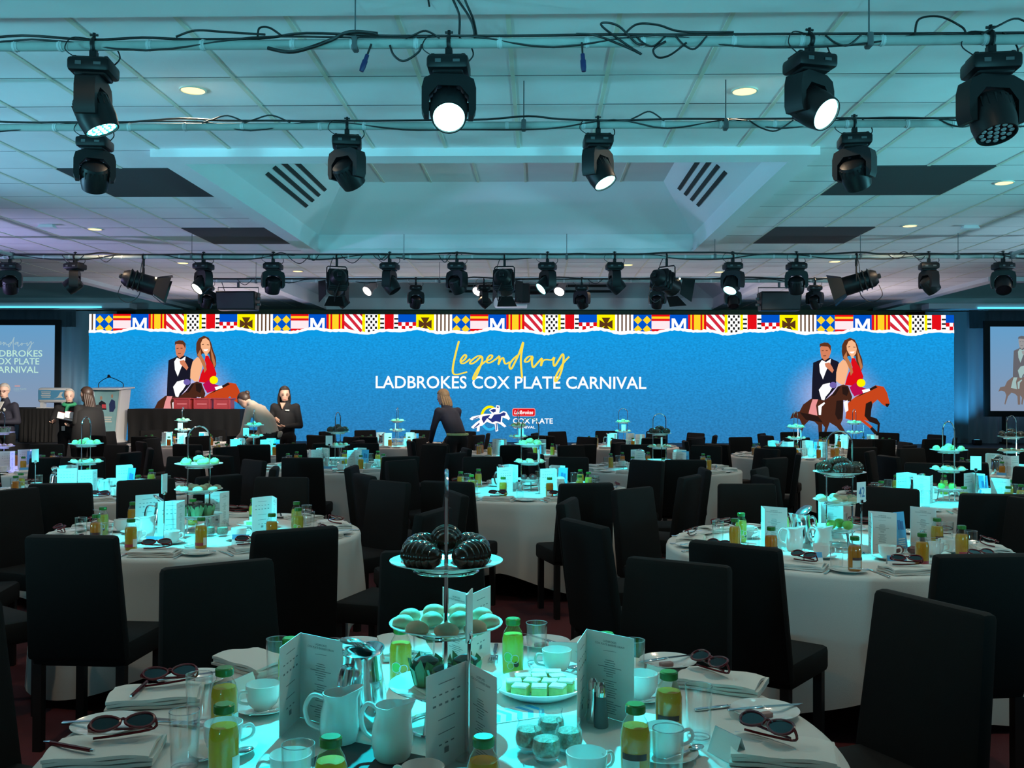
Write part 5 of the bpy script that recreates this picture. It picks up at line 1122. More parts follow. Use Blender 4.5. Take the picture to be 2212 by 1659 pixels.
# --- the slice platter table
k = 'T0'; rnd = random.Random(42); t0 = '' 
stand(k, -0.222, 2.305, R(95), 'pastry', 'bun', 'muffin', (4, 9, 3))
for z, lb_ in ((0.3905, 'top'), (0.2405, 'middle'), (0.0935, 'lowest')): put(liner_me, 'paper_liner', 'square paper liner on the %s cake stand plate' % lb_, 'liner', -0.222, 2.305, 0.5 + z, k, TZ + z + 0.0004)
for (x, y, kd) in [(-0.071, 2.744, 3), (-0.379, 2.631, 1), (-0.653, 2.498, 3), (-0.735, 2.219, 0), (-0.649, 1.958, 0), (-0.387, 1.779, 1), (-0.101, 1.79, 0), (0.306, 2.23, 2), (0.204, 1.991, 2), (0.186, 2.587, 3)]:
    put(BOT[kd], 'juice_bottle', 'glass juice bottle with green cap', 'bottle', x, y, R({3: 0, 1: 10, 0: 20, 2: -10}[kd]), k)
for (x, y) in [(-0.756, 2.024), (-0.820, 2.29), (-0.723, 2.633), (-0.003, 2.852), (0.378, 2.248), (0.262, 1.955), (-0.134, 1.70), (-0.464, 1.839), (0.267, 2.66), (-0.325, 2.72)]: put(tumbler, 'tumbler', 'tall clear glass tumbler', 'glass', x, y, 0, k)
for (x, y, h) in [(-0.69, 2.41, 220), (-0.707, 2.203 - 0.09, 20), (0.046, 2.786, 200), (0.297, 2.164, 10), (0.273, 2.539, 30), (0.105, 1.965, 30), (-0.226, 1.881, 160), (-0.496, 1.918, 200)]:
    put(saucer_me, 'saucer', 'round white saucer', 'saucer', x, y, 0, k); put(CUP, 'coffee_cup', 'white china coffee cup', 'cup', x, y, R(h), k, TZ + 0.0062)
    put(spoon_me, 'teaspoon', 'small steel teaspoon on a saucer', 'spoon', x + 0.045, y - 0.03, R(-50), k, TZ + 0.0125)
put(JUG, 'milk_jug', 'white china milk jug beside the coffee pot', 'jug', -0.456, 2.187, R(185), k, grp='milk jugs'); put(JUG, 'milk_jug', 'white china milk jug on the dark tray', 'jug', -0.317, 2.079, R(160), k, TZ + 0.009, grp='milk jugs')
b = MB(); b.cbox((0, 0, 0.004), (0.26, 0.17, 0.007), 0.003, 1); put(b.mesh('serving_tray', 'stageblack'), 'serving_tray', 'small flat black tray', 'tray', -0.36, 2.06, R(-25), k)
put(POT, 'coffee_pot', 'polished steel coffee pot with raised lid', 'coffee pot', -0.436, 2.322, R(70), k)
def menu_at(k, x, y, deg, lab): put(MENU, 'folded_menu', lab, 'menu', x, y, R(deg), k)
menu_at(k, -0.577, 2.363, 26, 'standing white folded menu card'); menu_at(k, -0.16, 2.126, 0, 'standing white folded menu card'); menu_at(k, 0.125, 2.431, 19, 'standing white folded menu card'); menu_at(k, -0.20, 2.84, 190, 'standing white folded menu card')
put(NUMX, 'table_number_stand', 'slim chrome pole with edge-on number card', 'table number', -0.152, 2.112, R(84), k)
put(SALT, 'salt_shaker', 'tapered steel salt shaker', 'shaker', 0.138, 2.355, 0, k); put(PEPPER, 'pepper_shaker', 'tapered dark pepper shaker', 'shaker', 0.155, 2.322, 0, k)
put(platter_me, 'cake_platter', 'shallow round white platter', 'platter', 0.005, 2.565, 0, k)
for j in range(10):
    u, v = (-0.07, -0.023, 0.024, 0.071)[(j + (j > 2)) % 4] if j else -0.02, 0
SL = [(-0.068, -0.015), (-0.02, -0.01), (0.028, -0.012), (0.072, -0.01), (-0.045, 0.032), (0.0, 0.036), (0.05, 0.034), (-0.05, -0.058), (0.0, -0.06), (0.048, -0.056), (0.0, 0.076), (0.04, 0.075)]
for j, (u, v) in enumerate(SL): put(SLICE, 'cake_slice', 'square iced cake slice in the platter', 'cake slice', 0.005 + u, 2.565 + v, rnd.uniform(-.35, .35), k, TZ + 0.0125 + 0.0, sfx=where(u, v))
for (x, y) in [(0.02, 2.098), (-0.018, 2.158), (0.070, 2.152), (0.032, 2.222)]: put(YOG, 'yogurt_jar', 'small glass jar of yogurt and granola', 'jar', x, y, 0, k)
for (x, y, d, s) in [(-1.0, 2.474, 15, 1), (-0.955, 2.085, 10, 1), (-0.835, 2.80, -38, 0), (0.51, 2.66, -25, 1), (0.545, 2.135, -12, 1), (-0.42, 2.98, -75, 0), (0.16, 2.99, 60, 0)]:
    put(napkin_me, 'napkin', 'folded white napkin', 'napkin', x, y, R(d), k)
    if s: put(SUNG, 'sunglasses', 'folded red sunglasses with black lenses', 'sunglasses', x + (0.025 if x < 0 else -0.03), y + 0.03, R(d + (10 if x < 0 else -35)), k, TZ + 0.033, 1.0)
for (x, y, d) in [(-1.0, 2.47, 5), (-0.985, 2.055, 70)]: put(PEN, 'red_pen', 'red ballpoint pen lying on a napkin', 'pen', x - 0.04, y, R(d), k, TZ + 0.0305)
for (x, y, d) in [(-1.03, 2.262, -78), (-0.955, 2.64, -55), (0.575, 2.425, -72), (0.391, 2.867, -60), (-0.577, 3.02, 60), (0.02, 3.07, 40)]:
    put(side_plate, 'side_plate', 'white side plate', 'plate', x, y, 0, k); put(knife_me, 'butter_knife', 'steel butter knife on side plate', 'knife', x, y, R(d), k, TZ + 0.0165)
    put(choc_me, 'chocolate', 'small wrapped chocolate on a side plate', 'chocolate', x - 0.01, y - 0.035, R(20), k, TZ + 0.0058)
for (x, y, d) in [(-1.0, 2.335, -96), (0.57, 2.255, -103), (-0.80, 2.66, -60), (0.50, 2.48, -70)]: put(knife_me, 'dinner_knife', 'steel dinner knife', 'knife', x, y, R(d), k)
for (x, y, d) in [(-0.133, 2.97, 180), (-0.93, 2.30, -95), (0.42, 2.76, -120)]: put(fork_me, 'dinner_fork', 'steel dinner fork', 'fork', x, y, R(d), k)
for (x, y, d) in [(0.425, 2.14, 118), (-0.785, 2.515, -110), (0.325, 2.64, 140), (0.079, 2.90, 175)]: put(PCARD, 'place_card', 'tented white place card with blue band', 'place card', x, y, R(d), k)
b = MB(); b.box((0, 0, 0.0006), (0.15, 0.10, 0.0012)); fl_a = b.mesh('sheet', 'paper', 0); b = MB()
for i in range(5): b.add([(-0.07 + 0.03 * i, -0.045, 0.0016), (-0.055 + 0.03 * i, -0.045, 0.0016), (-0.035 + 0.03 * i, 0.0, 0.0016), (-0.055 + 0.03 * i, 0.045, 0.0016), (-0.07 + 0.03 * i, 0.045, 0.0016), (-0.05 + 0.03 * i, 0.0, 0.0016)], [(0, 1, 2, 5), (5, 2, 3, 4)])
put([('sheet', fl_a), ('chevrons', b.mesh('chevrons', 'cardblue', 0))], 'printed_flyer', 'flat flyer printed with blue chevrons', 'flyer', -0.06, 2.405, R(25), k)
put([('sheet', fl_a), ('chevrons', b.mesh('chevrons', 'cardblue', 0))], 'printed_flyer', 'flat flyer with blue chevrons beside the cream jug', 'flyer', -0.53, 2.02, R(-40), k)
# --- table 42
k = 'R2'
stand(k, 1.63, 5.19, R(12), 'pastry', 'bun', 'fruitg', (5, 7, 3))
for (x, y, kd) in [(1.042, 5.062, 0), (1.128, 5.311, 3), (1.155, 4.745, 2), (1.405, 5.479, 3), (1.464, 4.439, 2), (1.822, 4.566, 0), (2.132, 5.143, 4), (2.132, 4.846, 0)]: put(BOT[kd], 'juice_bottle', 'glass juice bottle with green cap', 'bottle', x, y, R(15), k)
for (x, y) in [(0.985, 5.237), (1.089, 4.841), (1.40, 4.50), (1.91, 4.648), (2.238, 5.266), (2.21, 4.92), (1.789, 5.656)]: put(tumbler, 'tumbler', 'tall clear glass tumbler', 'glass', x, y, 0, k)
for (x, y, d) in [(1.22, 5.235, 25), (1.735, 5.045, 20), (2.04, 5.27, 10), (1.62, 5.54, 20)]: menu_at(k, x, y, d, 'standing white folded menu card')
put(NUM42, 'table_number_stand', 'chrome pole holding the number 42 card', 'table number', 1.70, 4.96, R(38), k)
put(POT, 'coffee_pot', 'polished steel coffee pot with raised lid', 'coffee pot', 1.415, 5.17, R(200), k)
put(JUG, 'milk_jug', 'white china milk jug', 'jug', 1.345, 5.03, R(170), k); put(JUG, 'milk_jug', 'white china milk jug', 'jug', 1.52, 5.10, R(150), k)
for (x, y) in [(1.418, 4.80), (1.737, 4.78), (2.128, 5.01), (1.19, 5.46), (2.02, 4.90)]: put(saucer_me, 'saucer', 'round white saucer', 'saucer', x, y, 0, k); put(CUP, 'coffee_cup', 'white china coffee cup', 'cup', x, y, R(rnd.uniform(-20, 30)), k, TZ + 0.0062)
put(SIGN, 'sign_holder', 'upright clear holder with blue printed sheet', 'sign', 1.93, 5.10, R(30), k); put(PEPPER, 'pepper_shaker', 'tapered dark pepper shaker', 'shaker', 2.02, 5.06, 0, k)
for (x, y) in [(1.86, 4.96), (1.93, 4.94)]: put(NUT, 'nut_tub', 'clear plastic tub of dark red nuts', 'tub', x, y, R(20), k)
for (x, y) in [(1.329, 4.64), (1.70, 4.56)]: put(PCARD, 'place_card', 'tented white place card with blue band', 'place card', x, y, R(8 if x < 1.5 else -4), k)
for j in range(10): setting(k, PH[k] + 36 * j + 2, True, rnd)
# --- lectern-side fifth-row table
k = 'L2'
stand(k, -2.0, 5.55, R(55), 'roll', 'bun', 'muffin', (5, 7, 4))
for (x, y, kd) in [(-2.373, 5.046, 2), (-2.494, 5.386, 3), (-2.11, 4.877, 0), (-2.433, 5.649, 0), (-2.14, 5.841, 3), (-1.768, 4.947, 0), (-1.766, 5.864, 4), (-1.463, 5.723, 3), (-1.449, 5.139, 1), (-1.374, 5.412, 3)]: put(BOT[kd], 'juice_bottle', 'glass juice bottle with green cap', 'bottle', x, y, R(10), k)
for (x, y) in [(-2.526, 5.19), (-2.60, 5.56), (-2.178, 6.03), (-1.337, 5.525), (-1.435, 5.863), (-2.283, 4.976), (-1.84, 4.98)]: put(tumbler, 'tumbler', 'tall clear glass tumbler', 'glass', x, y, 0, k)
for (x, y, d) in [(-2.29, 5.68, -10), (-2.0, 5.33, -28), (-1.92, 5.86, -35), (-1.577, 5.60, -5)]: menu_at(k, x, y, d, 'standing white folded menu card')
put(NUMX, 'table_number_stand', 'slim chrome pole with edge-on number card', 'table number', -2.026, 5.25, R(90), k)
put(POT, 'coffee_pot', 'polished steel coffee pot with raised lid', 'coffee pot', -2.19, 5.56, R(30), k)
put(JUG, 'milk_jug', 'white china milk jug', 'jug', -2.2, 5.29, R(190), k)
for (x, y) in [(-2.45, 5.75 - .2), (-1.98, 5.10), (-1.66, 5.24), (-2.36, 5.46), (-2.20, 5.12)]: put(saucer_me, 'saucer', 'round white saucer', 'saucer', x, y, 0, k); put(CUP, 'coffee_cup', 'white china coffee cup', 'cup', x, y, R(rnd.uniform(-20, 30)), k, TZ + 0.0062)
for (x, y) in [(-2.03, 4.99), (-1.60, 5.08)]: put(PCARD, 'place_card', 'tented white place card with blue band', 'place card', x, y, R(3), k)
put(platter_me, 'cake_platter', 'shallow round white platter', 'platter', -1.70, 5.73, 0, k)
for (u, v) in [(-0.05, 0.0), (0.0, 0.03), (0.05, 0.0), (0.0, -0.045)]: put(SLICE, 'cake_slice', 'square iced cake slice in the platter', 'cake slice', -1.70 + u, 5.73 + v, 0.3, k, TZ + 0.0125)
for (x, y) in [(-1.876, 5.38), (-1.80, 5.38)]: put(YOG, 'yogurt_jar', 'small glass jar of yogurt and granola', 'jar', x, y, 0, k)
for j in range(10): setting(k, PH[k] + 36 * j + 3, True, rnd)
# --- the other tables
STN = {'A3': (90, 'roll', 'bun', 'fruitg', -0.05), 'B3': (8, 'roll', 'bun', 'fruitr', 0.02), 'C3': (100, 'roll', 'bun', 'fruitg', 0.0), 'A4': (95, 'muffin', 'bun', None, 0.0), 'B4': (80, 'pastry', 'bun', None, 0), 'C4': (10, 'pastry', 'bun', None, 0), 'D4': (100, 'pastry', 'bun', None, -0.1),
       'A5': (100, 'roll', 'bun', None, 0), 'B5': (80, 'roll', 'bun', None, 0), 'C5': (95, 'roll', 'bun', None, 0), 'A6': (100, 'roll', 'bun', None, 0), 'B6': (90, 'roll', 'bun', None, 0), 'C6': (8, 'roll', 'bun', None, 0), 'D6': (92, 'roll', 'bun', None, 0)}
for k, (rz, tp, md, bt, dx) in STN.items():
    cx, cy = TB[k]; rnd = random.Random(sum(map(ord, k)) * 3); far = cy > 9; vfar = cy > 12.5
    stand(k, cx + dx, cy, R(rz), tp, md, bt, (4, 6, 3) if not far else (4, 5, 0))
    a0 = PH[k]
    for j in range(10):
        a = a0 + 36 * j
        for (spec, name, lab, cat, r, t) in ((BOT[rnd.randrange(5)] if not far else BOTF[rnd.random() < .3], 'juice_bottle', 'juice bottle with green cap', 'bottle', rnd.uniform(.50, .58), rnd.uniform(-.06, .06)), (tumbler, 'tumbler', 'tall clear glass tumbler', 'glass', rnd.uniform(.52, .60), rnd.uniform(.07, .12))):
            if spec is not tumbler and rnd.random() < 0.12: continue
            x = cx + r * math.cos(R(a)) - t * math.sin(R(a)); y = cy + r * math.sin(R(a)) + t * math.cos(R(a))
            if visible(x, y, 0.02): put(spec, name, lab, cat, x, y, rnd.uniform(-.5, .5), k)
        if visible(cx + .76 * math.cos(R(a)), cy + .76 * math.sin(R(a)), 0.02): setting(k, a + 2, not far, rnd)
        if not vfar:
            r = 0.50; x = cx + r * math.cos(R(a + 17)); y = cy + r * math.sin(R(a + 17))
            if visible(x, y, .02) and rnd.random() < .8:
                if put(saucer_me, 'saucer', 'round white saucer', 'saucer', x, y, 0, k): put(CUP, 'coffee_cup', 'white china coffee cup', 'cup', x, y, rnd.uniform(-.6, .6), k, TZ + 0.0062)
            r = 0.62; x = cx + r * math.cos(R(a + 8)); y = cy + r * math.sin(R(a + 8))
            if visible(x, y, .02) and rnd.random() < .5: put(PCARD, 'place_card', 'tented white place card with blue band', 'place card', x, y, R(a + 90), k)
    for j in range(4):
        a = 45 + 90 * j + rnd.uniform(-14, 14); r = rnd.uniform(.28, .36); x = cx + r * math.cos(R(a)); y = cy + r * math.sin(R(a))
        menu_at(k, x, y, rnd.uniform(-30, 30) if j != 2 else rnd.uniform(150, 200), 'standing white folded menu card')
    put(POT, 'coffee_pot', 'polished steel coffee pot with raised lid', 'coffee pot', cx - 0.24, cy - 0.08, rnd.uniform(0, 6), k)
    put(JUG, 'milk_jug', 'white china milk jug', 'jug', cx + 0.2, cy - 0.2, rnd.uniform(0, 6), k)
    put(NUMX, 'table_number_stand', 'slim chrome pole with number card', 'table number', cx + rnd.uniform(-.06, .10) - (0.3 if k == 'A3' else 0), cy - 0.24, R(rnd.choice([78, 70, 20, -20, 88])), k)
    put(SIGN, 'sign_holder', 'upright clear holder with blue printed sheet', 'sign', cx + 0.30, cy + 0.05, rnd.uniform(-.5, .5), k)
# ================================================================== on the stage
def draped(x0, x1, y0, y1, ztop, zb, seed, lab):
    rnd = random.Random(seed); b = MB(); pts = []
    n = 40
    def edge(ax, ay, bx, by, m):
        for i in range(m): pts.append((ax + (bx - ax) * i / m, ay + (by - ay) * i / m))
    edge(x0, y0, x1, y0, n); edge(x1, y0, x1, y1, 10); edge(x1, y1, x0, y1, n); edge(x0, y1, x0, y0, 10)
    N = len(pts); cx, cy = (x0 + x1) / 2, (y0 + y1) / 2; vs = []; fs = []
    ph = [rnd.uniform(0, 6) for _ in range(3)]
    for j, t in enumerate((0, 0.03, 0.3, 0.65, 1.0)):
        for i, (x, y) in enumerate(pts):
            s = i / N * 2 * math.pi; q = 1 + (0.012 if t else 0) + 0.03 * t * (math.sin(23 * s + ph[0]) + 0.6 * math.sin(41 * s + ph[1])) * 0.5
            dx, dy = x - cx, y - cy; k = 0.05 * t * (math.sin(23 * s + ph[0]) + .6 * math.sin(37 * s + ph[1]))
            L = math.hypot(dx, dy); nx, ny = (0, -1) if i < n else (1, 0) if i < n + 10 else (0, 1) if i < 2 * n + 10 else (-1, 0)
            vs.append((x + nx * (k * 0.6 + 0.01 * (t > 0)), y + ny * (k * 0.6 + 0.01 * (t > 0)), ztop - (0.006 if t == 0.03 else 0) + (zb - ztop) * t))
    fs.append(tuple(range(N)))
    for j in range(4):
        for i in range(N): q = (i + 1) % N; fs.append((j * N + i, (j + 1) * N + i, (j + 1) * N + q, j * N + q))
    b.add(vs, fs); me = fixn(b.mesh('drape', 'drape', 60))
    w, d = x1 - x0, y1 - y0
    root = tag(link('draped_table', None, None, (0, 0, 0)), lab, 'table'); link('drape', me, root)
    t = MB(); t.box((cx, cy, ztop - 0.03), (w - 0.04, d - 0.04, 0.03)); link('tabletop', t.mesh('tabletop', 'tabletop', 0), root)
    for sx in (-1, 1):
        for sy in (-1, 1): t = MB(); t.box((cx + sx * (w / 2 - 0.12), cy + sy * (d / 2 - 0.1), (ztop + zb) / 2 - 0.02), (0.04, 0.04, ztop - zb - 0.05)); link('leg', t.mesh('leg', 'leg', 0), root)
    return root
draped(-8.31, -6.03, 19.0, 19.65, 1.29, 0.605, 2, 'long trestle table draped in black holding red crates')
draped(-10.55, -9.78, 19.0, 19.6, 1.29, 0.605, 5, 'short side table draped in black under the picture box')
# red crates
def crate():
    P = []; b = MB()
    for s in (-1, 1): b.cbox((s * 0.165, 0, 0.11), (0.02, 0.26, 0.22), 0.006, 1); b.cbox((0, s * 0.12, 0.105), (0.33, 0.02, 0.21), 0.006, 1)
    b.box((0, 0, 0.01), (0.32, 0.24, 0.02)); P.append(('tub', b.mesh('tub', 'redcrate')))
    b = MB(); b.cbox((0, -0.135, 0.21), (0.38, 0.03, 0.03), 0.008, 1); b.cbox((0, 0.135, 0.21), (0.38, 0.03, 0.03), 0.008, 1)
    for s in (-1, 1): b.cbox((s * 0.185, 0, 0.21), (0.03, 0.29, 0.03), 0.008, 1)
    P.append(('rim', b.mesh('rim', 'redcrate')))
    for s in (-1, 1): b = MB(); b.cbox((s * 0.15, -0.14, 0.10), (0.035, 0.02, 0.2), 0.006, 1); P.append(('rib', b.mesh('rib', 'redcrate')))
    b = MB(); b.box((0, -0.1315, 0.10), (0.2, 0.002, 0.015)); P.append(('mark', b.mesh('mark', 'epink', 0)))
    return P
CR = crate()
for x, lb_ in ((-7.25, 'nearest the lectern'), (-6.84, 'middle one of three'), (-6.43, 'farthest from the lectern')): inst(CR, 'red_crate', 'red plastic crate on the long black-draped table, ' + lb_, 'crate', (x, 19.25, 1.2905), 0, 'red crates on the draped table')
# picture box on side table
root = tag(link('picture_box', None, None, (-9.93, 19.25, 1.2905)), 'white rounded light box showing a blue racing print', 'display box')
b = MB(); b.cbox((0, 0, 0.27), (0.66, 0.2, 0.31), 0.06, 3); link('case', b.mesh('case', 'whitepaint'), root)
b = MB(); b.box((-0.02, -0.103, 0.275), (0.56, 0.006, 0.20)); link('print', b.mesh('print', 'inkblueglow' if 'inkblueglow' in MATS else 'cardblue', 0), root)
b = MB()
for i in range(4): b.box((-0.14, -0.107, 0.335 - 0.035 * i), (0.2 - 0.02 * (i % 2), 0.002, 0.015))
b.add([(0.02, -0.107, 0.20), (0.10, -0.107, 0.23), (0.16, -0.107, 0.33), (0.22, -0.107, 0.34), (0.18, -0.107, 0.27), (0.22, -0.107, 0.21), (0.13, -0.107, 0.22)], [(0, 1, 2, 3, 4, 5, 6)])
link('print_marks', b.mesh('print_marks', 'labelwhite', 0), root)
b = MB(); b.box((-0.25, 0, 0.06), (0.06, 0.14, 0.12)); b.box((-0.18, 0, 0.01), (0.32, 0.2, 0.02)); b.box((0.2, 0, 0.06), (0.06, 0.14, 0.12)); link('stand', b.mesh('stand', 'whitepaint', 0), root)
# lectern
root = tag(link('lectern', None, None, (-8.72, 19.2, 0.605)), 'white framed lectern with printed front panel and gooseneck microphones', 'lectern')
M = Matrix.Rotation(R(-14), 4, 'Z')
b = MB(); b.cbox((0, 0, 1.10), (0.78, 0.5, 0.035), 0.008, 1, Matrix.Translation((0.02, 0, 0)) @ M @ Matrix.Rotation(R(4), 4, 'X')); link('top', b.mesh('top', 'whitepaint'), root)
b = MB(); P4 = [(-0.31, 1.07), (0.30, 1.07), (0.2, 0.05), (-0.2, 0.05)]
b.prism(P4, -0.17, -0.15, M); link('front_panel', b.mesh('front_panel', 'lecternprint' if 'lecternprint' in MATS else 'cardblue', 0), root)
for s in (-1, 1):
    b = MB(); b.prism([(s * 0.31, 1.08), (s * 0.35, 1.08), (s * 0.24, 0.03), (s * 0.2, 0.03)], -0.18, 0.12, M); link('side_panel', fixn(b.mesh('side_panel', 'whitepaint', 0)), root)
b = MB(); b.box((0, -0.02, 0.015), (0.56, 0.4, 0.03), M); link('base', b.mesh('base', 'whitepaint', 0), root)
for nm, mm, polys in [('print_figure', 'suitdark', [[(-0.2, 0.66), (-0.19, 0.8), (-0.12, 0.85), (-0.02, 0.8), (0.0, 0.66)]]), ('print_figure', 'navysuit', [[(0.07, 0.62), (0.06, 0.78), (0.12, 0.88), (0.2, 0.84), (0.21, 0.7), (0.16, 0.62)]]), ('print_box', 'redcrate', [[(-0.11, 0.69), (-0.01, 0.69), (-0.01, 0.77), (-0.11, 0.77)]]),
                       ('print_face', 'skinmat', [[(-0.13 + 0.03 * math.cos(a), 0.9 + 0.042 * math.sin(a)) for a in [i * 0.628 for i in range(10)]], [(0.13 + 0.028 * math.cos(a), 0.94 + 0.04 * math.sin(a)) for a in [i * 0.628 for i in range(10)]]]),
                       ('print_lines', 'labelwhite', [[(-0.13, 0.50 - 0.045 * i), (0.13 - 0.02 * (i % 2), 0.50 - 0.045 * i), (0.13 - 0.02 * (i % 2), 0.525 - 0.045 * i), (-0.13, 0.525 - 0.045 * i)] for i in range(3)])]:
    if mm not in MATS:
        mat(mm, {'suitdark': (0.02, 0.02, 0.03), 'navysuit': (0.03, 0.05, 0.16), 'skinmat': (0.55, 0.33, 0.24)}[mm], 0.6)
    b = MB()
    for Pp in polys: b.add([(x, -0.172 - (0.004 if nm == 'print_box' else 0), z) for x, z in Pp], [tuple(range(len(Pp)))], M)
    link(nm, b.mesh(nm, mm, 0), root)
for s in (-1, 1):
    b = MB(); b.tube(crom([(s * 0.29, -0.05, 1.11), (s * 0.29, -0.05, 1.20), (s * 0.15, -0.08, 1.28), (s * 0.03, -0.1, 1.32)], 6), 0.008, 6, M=M); b.cyl((s * 0.03, -0.1, 1.315), (s * 0.0, -0.12, 1.37), 0.018, n=8, M=M); link('microphone', b.mesh('microphone', 'fixture'), root)
# ================================================================== people
mat('skin', (0.56, 0.33, 0.24), 0.55); mat('skinpale', (0.66, 0.42, 0.33), 0.55); mat('navy', (0.014, 0.014, 0.028), 0.8, bump=.2); mat('blackcloth', (0.0055, 0.0055, 0.0065), 0.85, bump=.2); mat('darkgreycloth', (0.008, 0.008, 0.010), 0.85)
mat('whiteshirt', (0.62, 0.60, 0.57), 0.8); mat('cream', (0.44, 0.37, 0.30), 0.85, bump=.3, bscale=30); mat('greensc', (0.03, 0.30, 0.14), 0.7); mat('hairgrey', (0.42, 0.38, 0.34), 0.6, noise=.3, nscale=60); mat('hairdark', (0.035, 0.018, 0.012), 0.5, noise=.4, nscale=60); mat('hairblack', (0.02, 0.013, 0.01), 0.45, noise=.4, nscale=60); mat('hairblond', (0.28, 0.16, 0.075), 0.55, noise=.4, nscale=50); mat('shoe', (0.01, 0.01, 0.01), 0.4)
mat('eyewhite', (0.03, 0.02, 0.02), 0.2); mat('lip', (0.42, 0.12, 0.10), 0.5)
def capsule(b, p0, p1, r0, r1, flat=1.0, up=None, n=14):
    """tapered limb with round ends; flat squeezes the section along the second axis"""
    p0, p1 = Vector(p0), Vector(p1); d = p1 - p0; L = d.length; d.normalize()
    u = (Vector(up) - d * Vector(up).dot(d)).normalized() if up is not None else d.orthogonal().normalized(); w = d.cross(u)
    rings = []
    for i in range(4): a = math.pi / 2 * (1 - i / 3) ; rings.append((p0 - d * r0 * math.sin(a) * 0.999, r0 * math.cos(a) + 1e-4))
    rings += [(p0 + d * L * 0.5, (r0 + r1) / 2)]
    for i in range(4): a = math.pi / 2 * i / 3; rings.append((p1 + d * r1 * math.sin(a) * 0.999, r1 * math.cos(a) + 1e-4))
    vs = []; fs = []
    for c, r in rings:
        for k in range(n): a = 2 * math.pi * k / n; vs.append(c + u * r * math.cos(a) * flat + w * r * math.sin(a))
    for i in range(len(rings) - 1):
        for k in range(n): q = (k + 1) % n; fs.append((i * n + k, i * n + q, (i + 1) * n + q, (i + 1) * n + k))
    fs.append(tuple(reversed(range(n)))); fs.append(tuple((len(rings) - 1) * n + k for k in range(n)))
    b.add(vs, fs)
def hand(b, wrist, d, palm_n, curl=30, s=1.0, side=1):
    """palm and five separate bent fingers; d = pointing direction, palm_n = palm facing"""
    d = Vector(d).normalized(); nrm = Vector(palm_n); nrm = (nrm - d * nrm.dot(d)).normalized(); t = d.cross(nrm).normalized() * side; w = Vector(wrist)
    M = Matrix((t.to_tuple() + (w.x,), d.to_tuple() + (w.y,), nrm.to_tuple() + (w.z,), (0, 0, 0, 1)))
    b.cbox((0, 0.045 * s, 0), (0.078 * s, 0.09 * s, 0.026 * s), 0.011 * s, 2, M)
    for i, (x, L) in enumerate(((-0.029, 0.060), (-0.010, 0.073), (0.010, 0.078), (0.029, 0.070))):
        c1, c2 = R(curl), R(curl * 2.0); p0 = Vector((x, 0.085, 0)) * s; p1 = p0 + Vector((0, math.cos(c1), math.sin(c1))) * L * 0.55 * s; p2 = p1 + Vector((0, math.cos(c2), math.sin(c2))) * L * 0.5 * s
        b.tube([p0, p1, p2], 0.0085 * s, 7, 0, M, 0.0065 * s)
    p0 = Vector((0.03, 0.02, 0.004)) * s; p1 = p0 + Vector((0.026, 0.026, 0.012)) * s; p2 = p1 + Vector((0.006, 0.030, 0.014)) * s
    b.tube([p0, p1, p2], 0.0105 * s, 7, 0, M, 0.0075 * s)
